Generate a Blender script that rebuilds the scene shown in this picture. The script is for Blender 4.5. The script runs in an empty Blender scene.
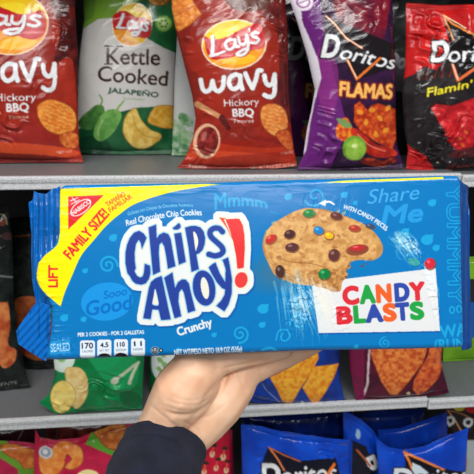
import bpy, bmesh, math, random
import numpy as np
from mathutils import Vector, Matrix

# ---------------------------------------------------------------- camera
F = 508.0                                    # focal length in pixels of a 474 px frame
W = 474.0
H_CAM = 1.50
PITCH = math.radians(18)
def nrm(v): v = np.array(v, float); return v/np.linalg.norm(v)
xc = nrm((5070, 100, -508))                  # direction of the shelves seen in camera axes
up0 = np.array((0.0, math.cos(PITCH), math.sin(PITCH)))
zc = nrm(up0 - xc*np.dot(up0, xc))
yc = np.cross(zc, xc)
R = np.array((xc, yc, zc))                   # camera axes -> world axes
CAM = np.array((0.0, 0.0, H_CAM))
cd = bpy.data.cameras.new('camera'); cam = bpy.data.objects.new('camera', cd)
bpy.context.collection.objects.link(cam)
M = Matrix.Identity(4)
for i in range(3):
    for j in range(3): M[i][j] = R[i, j]
M[2][3] = H_CAM
cam.matrix_world = M
cd.sensor_width = 36; cd.lens = 36*F/W; cd.clip_start = 0.02
cd.dof.use_dof = True; cd.dof.focus_distance = 0.42; cd.dof.aperture_fstop = 20
S = bpy.context.scene
S.camera = cam
S.view_settings.view_transform = 'Standard'; S.view_settings.look = 'None'
S.view_settings.gamma = 1; S.view_settings.use_curve_mapping = False
S.view_settings.exposure = -0.47
wd = bpy.data.worlds.new('store'); S.world = wd; wd.use_nodes = True
wd.node_tree.nodes['Background'].inputs[0].default_value = (0.93, 0.96, 1, 1)
wd.node_tree.nodes['Background'].inputs[1].default_value = 0.30
def area(name, loc, target, sx, sy, power, col=(1, 1, 1)):
    l = bpy.data.lights.new(name, 'AREA'); l.shape = 'RECTANGLE'; l.size = sx; l.size_y = sy
    l.energy = power; l.color = col
    o = bpy.data.objects.new(name, l); bpy.context.collection.objects.link(o)
    o.location = loc
    o.rotation_euler = (Vector(target)-Vector(loc)).to_track_quat('-Z', 'Y').to_euler()
    return o
# fluorescent tubes of the aisle, running along the shelves, above and behind the camera
area('ceiling_light', (-0.5, -0.25, 3.15), (0, .6, 1.3), 2.6, 0.10, 46, (1, .985, .96))
area('ceiling_light', (0.7, -1.5, 3.3), (0, .6, 1.2), 2.6, 0.12, 66, (1, .98, .95))
area('ceiling_light', (-0.8, -2.9, 3.3), (0, .6, 1.0), 2.6, 0.30, 44, (.97, .98, 1))

# ---------------------------------------------------------------- projection helpers
def ray(px, py):
    c = np.stack([(np.asarray(px, float)-W/2)/F, -(np.asarray(py, float)-W/2)/F, -np.ones_like(np.asarray(px, float))], -1)
    return c @ R.T
def at_depth(px, py, d): return CAM + ray(px, py)*np.asarray(d, float)[..., None]
def on_plane(px, py, p0, n):
    r = ray(px, py); t = ((np.asarray(p0)-CAM) @ n)/(r @ n)
    return CAM + r*t[..., None]
def project(p):
    c = (p-CAM) @ R
    return W/2 + F*c[..., 0]/-c[..., 2], W/2 - F*c[..., 1]/-c[..., 2]

# ---------------------------------------------------------------- scene helpers
col = bpy.context.collection
def tag(o, label=None, cat=None, group=None, kind=None):
    if label: o['label'] = label
    if cat: o['category'] = cat
    if group: o['group'] = group
    if kind: o['kind'] = kind
    return o
def empty(name, loc=(0, 0, 0)):
    o = bpy.data.objects.new(name, None); o.location = loc; o.empty_display_size = .05
    col.objects.link(o); return o
def link(name, me, mat, parent=None, smooth=True):
    me.materials.append(mat)
    if smooth: me.polygons.foreach_set('use_smooth', np.ones(len(me.polygons), bool))
    o = bpy.data.objects.new(name, me); col.objects.link(o)
    if parent is not None:
        o.parent = parent
        o.location = tuple(-Vector(parent.location))
    return o
def raw_mesh(name, verts, quads, colors=None):
    verts = np.asarray(verts, np.float32); quads = np.asarray(quads, np.int32)
    k = quads.shape[1]
    me = bpy.data.meshes.new(name)
    me.vertices.add(len(verts)); me.vertices.foreach_set('co', verts.ravel())
    me.loops.add(quads.size); me.loops.foreach_set('vertex_index', quads.ravel())
    me.polygons.add(len(quads))
    me.polygons.foreach_set('loop_start', np.arange(len(quads), dtype=np.int32)*k)
    me.update(calc_edges=True)
    if colors is not None:
        a = me.color_attributes.new('print', 'FLOAT_COLOR', 'POINT')
        c = np.ones((len(verts), 4), np.float32); c[:, :3] = colors
        a.data.foreach_set('color', c.ravel())
    me.validate()
    return me
def grid_quads(nu, nv, off=0, flip=False):
    i = (np.arange(nv-1)[:, None]*nu + np.arange(nu-1)[None]).ravel() + off
    q = np.stack([i, i+nu, i+nu+1, i+1], -1)
    return q[:, ::-1] if flip else q
def box_bm(bm, lo, hi, bevel=0):
    r = bmesh.ops.create_cube(bm, size=1)
    for v in r['verts']:
        v.co = Vector([(lo[i]+hi[i])/2 + v.co[i]*(hi[i]-lo[i]) for i in range(3)])
    if bevel:
        bmesh.ops.bevel(bm, geom=list({e for v in r['verts'] for e in v.link_edges}), offset=bevel, segments=2, affect='EDGES', profile=.5)
def bm_obj(name, bm, mat, parent=None, smooth=False):
    me = bpy.data.meshes.new(name); bm.to_mesh(me); bm.free()
    return link(name, me, mat, parent, smooth)

def lin(c):
    c = np.asarray(c, float)/255
    return np.where(c <= .04045, c/12.92, ((c+.055)/1.055)**2.4)

# ---------------------------------------------------------------- noise
def _hash(ix, iy, seed):
    h = (ix.astype(np.int64)*374761393 + iy.astype(np.int64)*668265263 + seed*974634777) & 0xffffffff
    h = ((h ^ (h >> 13))*1274126177) & 0xffffffff
    return ((h ^ (h >> 16)) & 0xffff)/65535.0
def vnoise(x, y, seed=0):
    x = np.asarray(x, float); y = np.asarray(y, float)
    ix = np.floor(x); iy = np.floor(y); fx = x-ix; fy = y-iy
    fx = fx*fx*fx*(fx*(fx*6-15)+10); fy = fy*fy*fy*(fy*(fy*6-15)+10)
    a = _hash(ix, iy, seed); b = _hash(ix+1, iy, seed); c = _hash(ix, iy+1, seed); d = _hash(ix+1, iy+1, seed)
    return (a*(1-fx)+b*fx)*(1-fy) + (c*(1-fx)+d*fx)*fy
def fbm(x, y, seed=0, o=3):
    s = 0; a = 1; t = 0
    for k in range(o):
        s = s + a*vnoise(x*2**k, y*2**k, seed+k*17); t += a; a *= .5
    return s/t
def ridge(x, y, seed=0, o=2):
    s = 0; a = 1; t = 0
    for k in range(o):
        n = vnoise(x*2.1**k + 3.3*k, y*2.1**k, seed+k*31)*2-1
        s = s + a*(1-np.abs(n))**2.2; t += a; a *= .45
    return s/t

# ---------------------------------------------------------------- the painter of printed film
def catmull(p, n=10, closed=False):
    p = np.asarray(p, float)
    if len(p) < 3: return p
    q = np.vstack([p[-1], p, p[0], p[1]]) if closed else np.vstack([2*p[0]-p[1], p, 2*p[-1]-p[-2]])
    out = []
    for i in range(1, len(q)-2):
        t = np.linspace(0, 1, n, endpoint=False)[:, None]
        a, b, c, d = q[i-1], q[i], q[i+1], q[i+2]
        out.append(.5*((2*b)+(-a+c)*t+(2*a-5*b+4*c-d)*t*t+(-a+3*b-3*c+d)*t**3))
    out = np.vstack(out)
    return out if closed else np.vstack([out, p[-1]])
_glyph = {}
def glyphs(s):
    """triangles of a line of text in the built-in typeface, cap height 1, starting at x 0"""
    if s not in _glyph:
        cu = bpy.data.curves.new('t', 'FONT'); cu.body = s; cu.size = 1; cu.resolution_u = 5
        o = bpy.data.objects.new('t', cu); col.objects.link(o)
        dg = bpy.context.evaluated_depsgraph_get(); oe = o.evaluated_get(dg); me = oe.to_mesh()
        me.calc_loop_triangles()
        v = np.array([(a.co.x, a.co.y) for a in me.vertices]).reshape(-1, 2)
        t = np.array([a.vertices[:] for a in me.loop_triangles]).reshape(-1, 3)
        oe.to_mesh_clear(); bpy.data.objects.remove(o); bpy.data.curves.remove(cu)
        v = v/CAPH[0]
        v[:, 0] -= v[:, 0].min()
        _glyph[s] = (v, t)
    return _glyph[s]
CAPH = [1.0]
_v, _t = glyphs('H'); CAPH[0] = _v[:, 1].max()-_v[:, 1].min(); _glyph.clear()

class Art:
    def __init__(s, x0, y0, x1, y1, base, sc=4):
        s.x0, s.y0, s.sc = x0, y0, sc
        s.w = int((x1-x0)*sc); s.h = int((y1-y0)*sc)
        s.c = np.empty((s.h, s.w, 3), np.float32); s.c[:] = base
        s.M = None                                       # optional affine on every coordinate
    def tf(s, p):
        p = np.asarray(p, float)
        if s.M is not None:
            a, b, c, d, e, f = s.M; p = np.stack([a*p[..., 0]+b*p[..., 1]+c, d*p[..., 0]+e*p[..., 1]+f], -1)
        return (p-(s.x0, s.y0))*s.sc
    def box(s, q, pad=0):
        a = np.floor(q.min(0)-pad-1).astype(int); b = np.ceil(q.max(0)+pad+2).astype(int)
        return max(a[0], 0), max(a[1], 0), min(b[0], s.w), min(b[1], s.h)
    def put(s, m, bx, color, a=1.0, tex=None):
        x0, y0, x1, y1 = bx
        c = np.asarray(color, np.float32)
        m = m.astype(np.float32)[..., None]*a
        if tex is not None:                              # (colour2, scale px, seed, contrast) mottling of the print itself
            yy, xx = np.mgrid[y0:y1, x0:x1]/s.sc
            n = fbm(xx/tex[1], yy/tex[1], tex[2])
            n = np.clip((n-.5)*tex[3]+.5, 0, 1)[..., None].astype(np.float32)
            c = c*(1-n)+np.asarray(tex[0], np.float32)*n
        s.c[y0:y1, x0:x1] = s.c[y0:y1, x0:x1]*(1-m)+c*m
    def pmask(s, q, bx):
        x0, y0, x1, y1 = bx
        if x1 <= x0 or y1 <= y0: return None
        m = np.zeros((y1-y0, x1-x0), bool)
        xs = np.arange(x0, x1)+.5
        n = len(q); ys = np.arange(y0, y1)+.5
        cross = [[] for _ in ys]
        for i in range(n):
            (ax, ay), (bx_, by) = q[i], q[(i+1) % n]
            if ay == by: continue
            lo, hi = (ay, by) if ay < by else (by, ay)
            k0 = max(int(math.ceil(lo-.5-y0)), 0); k1 = min(int(math.ceil(hi-.5-y0)), len(ys))
            for k in range(k0, k1):
                cross[k].append(ax+(ys[k]-ay)*(bx_-ax)/(by-ay))
        for k, cr in enumerate(cross):
            cr.sort()
            for a, b in zip(cr[::2], cr[1::2]): m[k] |= (xs >= a) & (xs < b)
        return m
    def grow(s, m, r):
        out = m.copy()
        for k in range(int(round(r))):
            n = out.copy()
            n[1:] |= out[:-1]; n[:-1] |= out[1:]; n[:, 1:] |= out[:, :-1]; n[:, :-1] |= out[:, 1:]
            if k % 2:
                n[1:, 1:] |= out[:-1, :-1]; n[:-1, :-1] |= out[1:, 1:]; n[1:, :-1] |= out[:-1, 1:]; n[:-1, 1:] |= out[1:, :-1]
            out = n
        return out
    def finish(s, mf, q, color, a, out, tex):
        pad = (max([o[0] for o in out])*s.sc if out else 0)+2
        bx = s.box(q, pad)
        m = mf(bx)
        if m is None: return
        for o in sorted(out or [], key=lambda o: -o[0]):
            s.put(s.grow(m, o[0]*s.sc), bx, o[1], o[2] if len(o) > 2 else 1)
        if color is not None: s.put(m, bx, color, a, tex)
    def poly(s, p, color, smooth=False, a=1.0, out=None, tex=None, hole=None):
        q = s.tf(p)
        if smooth: q = catmull(q, 8, True)
        def mf(bx):
            m = s.pmask(q, bx)
            if m is not None and hole is not None:
                m &= ~s.pmask(catmull(s.tf(hole), 8, True), bx)
            return m
        s.finish(mf, q, color, a, out, tex)
    def polys(s, ps, color, smooth=False, a=1.0, out=None):
        """several outlines, each (points, hole or None), painted as one mark"""
        qs = [(catmull(s.tf(p), 8, True) if smooth else s.tf(p), None if h is None else catmull(s.tf(h), 8, True)) for p, h in ps]
        def mf(bx):
            m = None
            for q, h in qs:
                k = s.pmask(q, bx)
                if k is None: return None
                if h is not None: k &= ~s.pmask(h, bx)
                m = k if m is None else m | k
            return m
        s.finish(mf, np.vstack([q for q, h in qs]), color, a, out, None)
    def ell(s, cx, cy, rx, ry, color, rot=0, a=1.0, out=None, tex=None, n=40, arc=None):
        t = np.linspace(0, 2*math.pi, n, endpoint=False) if arc is None else np.radians(np.linspace(arc[0], arc[1], n))
        x = rx*np.cos(t); y = ry*np.sin(t); r = math.radians(rot)
        p = np.stack([cx+x*math.cos(r)-y*math.sin(r), cy+x*math.sin(r)+y*math.cos(r)], -1)
        s.poly(p, color, False, a, out, tex)
    def stroke(s, p, w, color, smooth=True, a=1.0, out=None, w2=None):
        q = s.tf(p)
        if smooth: q = catmull(q, 6)
        r0 = w*s.sc/2; r1 = (w2 if w2 is not None else w)*s.sc/2
        def mf(bx):
            x0, y0, x1, y1 = bx
            if x1 <= x0 or y1 <= y0: return None
            yy, xx = np.mgrid[y0:y1, x0:x1]+.5
            m = np.zeros(xx.shape, bool); n = len(q)-1
            for i in range(n):
                a_, b_ = q[i], q[i+1]; d = b_-a_; L = max(d@d, 1e-9)
                t = np.clip(((xx-a_[0])*d[0]+(yy-a_[1])*d[1])/L, 0, 1)
                rr = r0+(r1-r0)*(i+t)/n
                m |= (xx-a_[0]-t*d[0])**2+(yy-a_[1]-t*d[1])**2 < rr*rr
            return m
        bq = np.vstack([q-max(r0, r1), q+max(r0, r1)])
        s.finish(mf, bq, color, a, out, None)
    def text(s, t, p0, p1, h, color, bold=0, shear=0, out=None, arc=0, h1=None, a=1.0):
        v, tr = glyphs(t)
        wd = v[:, 0].max()
        p0 = np.array(p0, float); p1 = np.array(p1, float); d = p1-p0; L = np.linalg.norm(d); d /= L
        u = v[:, 0]/wd
        hh = h+((h1 if h1 is not None else h)-h)*u
        X = u*L + shear*v[:, 1]*hh; Y = v[:, 1]*hh + arc*4*u*(1-u)
        nx, ny = d[1], -d[0]
        q = s.tf(np.stack([p0[0]+d[0]*X+nx*Y, p0[1]+d[1]*X+ny*Y], -1))
        def mf(bx):
            x0, y0, x1, y1 = bx
            if x1 <= x0 or y1 <= y0: return None
            m = np.zeros((y1-y0, x1-x0), bool)
            for A, B, C in q[tr]:
                a0 = max(int(min(A[0], B[0], C[0])), x0); a1 = min(int(max(A[0], B[0], C[0]))+2, x1)
                b0 = max(int(min(A[1], B[1], C[1])), y0); b1 = min(int(max(A[1], B[1], C[1]))+2, y1)
                if a1 <= a0 or b1 <= b0: continue
                yy, xx = np.mgrid[b0:b1, a0:a1]+.5
                e0 = (B[0]-A[0])*(yy-A[1])-(B[1]-A[1])*(xx-A[0])
                e1 = (C[0]-B[0])*(yy-B[1])-(C[1]-B[1])*(xx-B[0])
                e2 = (A[0]-C[0])*(yy-C[1])-(A[1]-C[1])*(xx-C[0])
                m[b0-y0:b1-y0, a0-x0:a1-x0] |= ((e0 >= -.01) & (e1 >= -.01) & (e2 >= -.01)) | ((e0 <= .01) & (e1 <= .01) & (e2 <= .01))
            return s.grow(m, bold*s.sc) if bold else m
        pad = bold*s.sc+2
        s.finish(mf, np.vstack([q-pad, q+pad]), color, a, out, None)
    def sample(s, px, py, blur=1):
        """linear-light colour of the print at the given design coordinates"""
        c = s.c
        k = max(int(blur), 1)
        if k > 1:
            cs = np.cumsum(np.cumsum(np.pad(c.astype(np.float64), ((k//2+1, k-k//2), (k//2+1, k-k//2), (0, 0)), 'edge'), 0), 1)
            c = (cs[k:, k:]-cs[:-k, k:]-cs[k:, :-k]+cs[:-k, :-k])/(k*k)
        fx = np.clip((px-s.x0)*s.sc, 0, s.w-1).astype(int); fy = np.clip((py-s.y0)*s.sc, 0, s.h-1).astype(int)
        return lin(c[np.minimum(fy, c.shape[0]-1), np.minimum(fx, c.shape[1]-1)])
def Z(ox, oy, k):
    return lambda *p: [(ox+a/k, oy+b/k) for a, b in p]

# ---------------------------------------------------------------- materials
def mat(name, color=(.5, .5, .5), rough=.5, bump=0, scale=50, **kw):
    m = bpy.data.materials.new(name); m.use_nodes = True; nt = m.node_tree; b = nt.nodes['Principled BSDF']
    b.inputs['Base Color'].default_value = (*color, 1); b.inputs['Roughness'].default_value = rough
    for k, v in kw.items(): b.inputs[k.replace('_', ' ')].default_value = v
    tc = nt.nodes.new('ShaderNodeTexCoord'); n = nt.nodes.new('ShaderNodeTexNoise')
    n.inputs['Scale'].default_value = scale; n.inputs['Detail'].default_value = 4
    nt.links.new(tc.outputs['Object'], n.inputs['Vector'])
    if bump:
        bp = nt.nodes.new('ShaderNodeBump'); bp.inputs['Distance'].default_value = bump
        nt.links.new(n.outputs['Fac'], bp.inputs['Height']); nt.links.new(bp.outputs['Normal'], b.inputs['Normal'])
    return m, nt, b, n
def mottle(nt, b, n, c1, c2, lo=.35, hi=.65):
    r = nt.nodes.new('ShaderNodeValToRGB'); r.color_ramp.elements[0].position = lo; r.color_ramp.elements[1].position = hi
    r.color_ramp.elements[0].color = (*c1, 1); r.color_ramp.elements[1].color = (*c2, 1)
    nt.links.new(n.outputs['Fac'], r.inputs['Fac']); nt.links.new(r.outputs['Color'], b.inputs['Base Color'])
def film(name, rough=.3, coat=.5, bump=.0004, spec=.5):
    m, nt, b, n = mat(name, (.5, .5, .5), rough, bump, 60)
    at = nt.nodes.new('ShaderNodeAttribute'); at.attribute_name = 'print'
    nt.links.new(at.outputs['Color'], b.inputs['Base Color'])
    b.inputs['Coat Weight'].default_value = coat; b.inputs['Coat Roughness'].default_value = .08
    b.inputs['Specular IOR Level'].default_value = spec
    return m
M_BAG = film('printed_bag_film', .16, .0, .00008, .34)
M_PACK = film('printed_wrapper_film', .2, 0, .00005, .4)
m, nt, b, n = mat('shelf_paint', lin((150, 152, 155)), .42, .0002, 300); mottle(nt, b, n, lin((100, 102, 105)), lin((114, 116, 118))); M_SHELF = m
m, nt, b, n = mat('lip_paint', lin((200, 203, 205)), .4, .0003, 220); mottle(nt, b, n, lin((188, 191, 194)), lin((214, 216, 218)), .3, .6); M_LIP = m
m, nt, b, n = mat('price_channel', lin((175, 178, 180)), .45, .0004, 400); mottle(nt, b, n, lin((150, 152, 155)), lin((196, 198, 200)), .42, .55); M_CHAN = m
m, nt, b, n = mat('dark_back_panel', lin((30, 30, 32)), .6, .0003, 90); mottle(nt, b, n, lin((24, 24, 27)), lin((38, 37, 38))); M_DARK = m
m, nt, b, n = mat('floor_tile', lin((150, 145, 138)), .4, 0, 3); mottle(nt, b, n, lin((140, 136, 130)), lin((170, 165, 158))); M_FLOOR = m

# ---------------------------------------------------------------- the gondola shelf
YF = 0.86                                     # the front edge of every shelf board
def zat(px, py, Y=YF): p = on_plane(np.array([px]), np.array([py]), (0, Y, 0), np.array((0, 1., 0)))[0]; return p[2]
def xat(px, py, Y=YF): p = on_plane(np.array([px]), np.array([py]), (0, Y, 0), np.array((0, 1., 0)))[0]; return p[0]
Z_UP = zat(237, 175.5); Z_MID = zat(237, 407.5); Z_LOW = Z_MID-(Z_UP-Z_MID)*.86
YB = 1.42
X_JOINT = xat(427, 401)
LIPH = Z_UP-zat(237, 187)
def shelf(z, x0, x1, label, lip=LIPH):
    t = tag(empty('shelf_board', ((x0+x1)/2, YF, z)), label, 'shelf', 'grey metal shelves of the gondola')
    bm = bmesh.new(); box_bm(bm, (x0, YF+.004, z-.022), (x1, YB-.002, z), .001); bm_obj('deck', bm, M_SHELF, t)
    bm = bmesh.new(); box_bm(bm, (x0, YF-.006, z-lip), (x1, YF+.004, z+.0015), .0015); bm_obj('front_lip', bm, M_LIP, t)
    bm = bmesh.new(); box_bm(bm, (x0+.002, YF-.0075, z-lip*.42), (x1-.002, YF-.006, z-lip*.12), .0004)
    bm_obj('price_channel', bm, M_CHAN, t)
    return t
shelf(Z_UP, -1.3, X_JOINT-.0015, 'upper grey shelf board carrying the red, green and purple chip bags', LIPH)
shelf(Z_UP-.003, X_JOINT+.0015, 1.35, 'short upper grey shelf board under the right end of the red and black bag', LIPH)
LIPM = .020
shelf(Z_UP+.47, -1.3, 1.35, 'unseen grey shelf board, added above the frame to shade the red-orange bags', LIPH)  # unseen board, added to shade the upper bags and the gaps behind
shelf(Z_MID, -1.3, X_JOINT-.0015, 'middle grey shelf board behind the hand, carrying green, blue and maroon bags', LIPM)
shelf(Z_MID-.006, X_JOINT+.0015, 1.35, 'right section of the middle shelf, bare grey deck beyond the joint', LIPM)
shelf(Z_LOW, -1.3, 1.35, 'lowest grey shelf board, below the frame, under the bottom bags', LIPM)
bm = bmesh.new(); box_bm(bm, (-1.35, YB, 0), (1.4, YB+.03, 2.3)); tag(bm_obj('wall_back', bm, M_DARK), kind='structure')
bm = bmesh.new(); box_bm(bm, (-4, -5, -.02), (4, 2, 0)); tag(bm_obj('floor', bm, M_FLOOR), kind='structure')

# ---------------------------------------------------------------- boundary patches
def pl(p, t):
    """points along a polyline at fractions t of its length"""
    p = np.asarray(p, float); d = np.r_[0, np.cumsum(np.hypot(*np.diff(p, axis=0).T))]; d /= d[-1]
    return np.stack([np.interp(t, d, p[:, 0]), np.interp(t, d, p[:, 1])], -1)
def coons(top, bottom, left, right, u, v):
    """u, v in 0..1; left and right run top to bottom, top and bottom run left to right"""
    T = pl(top, u)[None]; B = pl(bottom, u)[None]; L = pl(left, v)[:, None]; Rr = pl(right, v)[:, None]
    U = u[None, :, None]; V = v[:, None, None]
    c00, c10, c01, c11 = T[0, 0], T[0, -1], B[0, 0], B[0, -1]
    return (1-V)*T+V*B+(1-U)*L+U*Rr-((1-U)*(1-V)*c00+U*(1-V)*c10+(1-U)*V*c01+U*V*c11)
ZAX = R[:, 2]

# ---------------------------------------------------------------- the held package
BLUE = (0, 117, 186); LB = (24, 160, 214); YEL = (255, 232, 0); RED = (222, 40, 48); WHT = (228, 230, 232)
def pack_art():
    A = Art(10, 165, 480, 370, BLUE, 5)
    # soft printed cloud of shade under the cookie, and paler blue field
    for k in range(10): A.ell(286, 268, 46-4*k, 24-2*k, (92, 112, 128), -20, .10)
    def swirl(cx, cy, r, w=1.6, a0=0, turns=1.6, flip=1):
        t = np.linspace(0, turns*2*math.pi, 40); rr = r*(.15+.85*t/t[-1])
        A.stroke(np.stack([cx+flip*rr*np.cos(t+a0), cy+rr*np.sin(t+a0)], -1), w, LB, False)
    def drop(cx, cy, r, rot=0):
        A.ell(cx, cy, r, r*.85, LB, rot); A.poly([(cx-r*.3, cy-r*.9), (cx+r*1.1, cy-r*.9), (cx+r*.8, cy+r*.3)], LB)
    swirl(108, 265, 9.5, 2, 2.6); swirl(240, 334, 9, 1.8, 4.2); swirl(315, 196, 11, 1.8, .8, 1.3)
    swirl(385, 343, 6, 1.2, 1); swirl(148, 300, 5, 1.2, 1)
    for x, y, r in ((64, 318, 4), (83.5, 319.5, 3), (113, 238, 4), (85, 271, 2.8), (263, 309, 5.5), (262, 325, 3.4), (214, 335, 2.6), (252, 353, 2.6),
                    (288, 197, 3.6), (344, 195, 3.6), (355, 203, 2.4), (432, 203, 4), (427, 240, 6), (436, 248, 3.6), (405, 232, 4), (94, 229, 3),
                    (178, 350, 2.4), (356, 347, 2.4)): drop(x, y, r)
    for x, y, r in ((283, 336, 7), (297, 322, 7.5)):
        A.stroke([(x-r, y+4), (x-r*.6, y-5), (x+r*.5, y-6), (x+r, y), (x+r*.3, y+5), (x-r*.3, y+2), (x, y-3)], 1.6, LB)
    A.stroke([(262, 350), (270, 348), (276, 350)], 2.4, LB)
    # sooo good
    A.ell(107, 301.5, 26, 19, (22, 146, 222), -8)
    A.text('Sooo', (104, 299), (127, 294.5), 7.5, (0, 110, 190), .2, .2)
    A.text('Good', (86, 316), (131, 309), 14, (0, 110, 190), .3, .2)
    A.text('Mmmm', (215, 209.5), (267, 208), 16, LB, .35, 0, arc=3, h1=8)
    for x in (271, 274, 277): A.ell(x, 212+(x-271)*.25, .7, .7, LB)
    # yellow label
    A.poly(np.vstack([[(60, 189), (120, 186.8), (206, 184)], catmull([(222, 184.5), (206, 186), (168, 193), (136, 203.5), (120, 214), (106, 226), (94, 240), (81, 256), (71.5, 277), (65, 292), (60.5, 306.5)]),
            catmull([(60.5, 306.5), (54, 301), (46, 294), (39, 285), (36.5, 275), (38, 264), (44, 256), (53, 249), (58, 243), (60, 232)])]), YEL, False)
    A.poly([(322, 182.6), (345, 180.6), (400, 178.6), (443, 177), (443.5, 179), (400, 180.6), (345, 182.6)], (240, 225, 20))
    A.poly([(68.3, 196.5), (104, 195), (68.3, 229.5)], RED)
    A.ell(80.8, 207.6, 12.2, 6.2, WHT, -36); A.ell(80.8, 207.6, 11.2, 5.2, RED, -36)
    A.text('NABISCO', (73.5, 215.2), (91, 202.6), 4.2, WHT, .2)
    A.stroke([(70.5, 201), (78, 197.5)], .8, WHT); A.stroke([(71.5, 204), (79.5, 200)], .8, WHT); A.stroke([(72, 197.5), (76.5, 202.5)], .8, WHT)
    A.text('FAMILY SIZE!', (70.6, 259.5), (109.5, 214.5), 10, RED, .35)
    A.text('TAMAÑO', (107.5, 207), (126, 195.5), 4.8, (235, 85, 30), .15)
    A.text('FAMILIAR', (110.5, 212.5), (132.5, 198), 4.8, (235, 85, 30), .15)
    A.text('LIFT', (57.6, 287), (57.6, 265.5), 9, RED, .3)
    # small print
    A.text('Galletas con Chispas de Chocolate Auténtico', (128, 215.6), (193, 206.8), 3.4, (170, 215, 240), .1, arc=3)
    A.text('Crunchy', (178.5, 335.8), (212.5, 325.5), 8, WHT, .5)
    A.text('PER 2 COOKIES - POR 2 GALLETAS', (78, 336.5), (144, 333.8), 3.6, WHT, .15)
    for x0, x1, y, t in ((80, 95, 340.5, '170'), (97.3, 111.5, 339.7, '4.5'), (114, 128, 339.2, '110'), (131, 145, 338.5, '11')):
        A.poly([(x0+1.5, y), (x1-1.5, y), (x1, y+1.5), (x1, y+16), (x1-1.5, y+17.3), (x0+1.5, y+17.3), (x0, y+16), (x0, y+1.5)], (222, 232, 240), out=[(.5, (0, 90, 160))])
        if t in ('4.5', '110'): A.ell((x0+x1)/2, y+17.2, 6.3, 3.6, (15, 15, 25), 0, arc=(180, 360))
        k = 1.2 if t == '170' else .0
        A.text(t, (x0+3.2-k, y+7.6+k*.5), (x1-3.2+k, y+7.2+k*.5), 4.4+k, (20, 30, 60), .25)
        A.text('CALORIES' if t == '170' else 'SAT FAT' if t == '4.5' else 'SODIUM' if t == '110' else 'SUGARS', (x0+2, y+12), (x1-2, y+11.8), 2.3, (70, 90, 120), 0)
    A.text('NET WT/PESO NETO 18.9 OZ (535g)', (174.5, 355), (242, 351.5), 5.2, WHT, .2)
    A.ell(155, 350.5, 3.6, 3.6, (20, 20, 30), 0, out=[(.4, (200, 220, 235))]); A.ell(155, 350.5, 2.6, 2.6, (210, 225, 235)); A.text('U', (153.6, 352.2), (156.4, 352.2), 3.2, (20, 20, 30), .3)
    A.ell(161, 350.3, 2, 2, (20, 20, 30)); A.ell(161, 350.3, .9, .9, WHT)
    A.poly([(51, 341), (70, 339), (70, 353), (50, 355)], (60, 165, 225), a=.6); A.text('SEALED', (51, 352), (70, 350.5), 8, (190, 225, 245), .1)  # lighter blue patch paints film glare in behind the SEALED lettering
    # brand lettering, one mark with a common white rim
    P1 = Z(115, 215, 7.9); P2 = Z(170, 215, 7.9); P3 = Z(130, 265, 7.9); P4 = Z(185, 260, 6.77); P5 = Z(200, 210, 7.9)
    C = P1((250, 180), (225, 145), (190, 125), (150, 140), (118, 180), (95, 235), (82, 300), (82, 380), (98, 460)) + P3((0, 90), (18, 125), (45, 148), (90, 157), (125, 145), (150, 110), (162, 65), (160, 20)) \
        + P1((275, 400), (235, 385)) + P3((110, 60), (100, 90), (80, 100), (55, 85), (35, 50)) + P1((165, 420), (157, 370), (155, 300), (165, 230), (188, 195), (203, 220), (213, 268))
    h = P1((265, 98), (325, 75), (330, 185), (350, 155), (385, 138), (420, 150), (440, 190), (455, 280), (478, 405), (418, 425), (405, 330), (390, 250), (370, 215), (350, 235), (346, 300), (357, 448), (300, 474))
    idot = P2((20, 103), (45, 85), (70, 62), (84, 82), (84, 100), (62, 116), (32, 116)); ist = P2((33, 148), (88, 139), (125, 370), (70, 393))
    p = P2((118, 100), (160, 88), (200, 85), (240, 98), (266, 130), (278, 180), (274, 230), (258, 275), (232, 302), (208, 312), (228, 428), (170, 450), (145, 250))
    ph = P2((184, 135), (205, 145), (220, 185), (222, 225), (212, 260), (203, 282), (192, 210))
    Aa = P3((148, 185), (165, 135), (200, 105), (250, 86), (322, 430), (246, 436), (226, 354), (176, 352), (163, 428), (104, 422))
    Ah = P3((200, 190), (226, 312), (178, 310), (186, 250))
    h2 = P3((270, 100), (335, 58), (356, 180), (380, 135), (410, 114), (440, 116), (465, 145)) + P4((35, 200), (70, 342), (20, 358), (3, 270)) + P3((425, 215), (410, 190), (388, 215), (382, 290), (405, 405), (352, 422), (310, 260))
    y = P4((160, 50), (182, 30), (206, 16), (235, 90), (272, 150), (275, 60), (255, 0)) + P5((170, 398), (222, 374)) + P4((302, 30), (318, 130), (316, 230), (296, 300), (266, 348), (212, 310), (245, 275), (268, 235), (272, 200), (250, 190), (215, 150), (185, 100))
    s_c = P5((178, 172), (150, 146), (110, 145), (80, 172), (88, 212), (130, 252), (170, 290), (182, 325), (160, 352), (115, 362), (70, 350))
    ex = P5((200, 72), (310, 67), (338, 120), (352, 200), (355, 300), (346, 458), (295, 466), (284, 360), (262, 250), (232, 150))
    exs = P5((150, 58), (205, 64), (190, 78), (215, 130), (262, 245), (245, 215), (210, 140))
    ora = (204.1, 288.1)
    def logo(grow, colr, a=1):
        A.polys([(C, None), (h, None), (idot, None), (ist, None), (p, None), (Aa, None), (h2, None), (y, None), (ex, None), (exs, None)], None, False, 1, [(grow, colr, a)])
        A.ell(*ora, 11.2, 17.8, None, -9, 1, [(grow, colr, a)]); A.ell(241.2, 280, 6.4, 8, None, 14, 1, [(grow, colr, a)])
        A.stroke(s_c, 5.5, None, True, 1, [(grow, colr, a)])
    A.M = (1, 0, 1.2, 0, 1, 1.6); logo(6.4, (0, 84, 160), .7); A.M = None
    logo(5.9, (226, 232, 233))
    A.poly([(150, 270), (170, 270), (200, 262), (218, 240), (228, 262), (235, 285), (216, 292), (180, 300), (160, 300), (152, 280)], (226, 232, 233))
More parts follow.
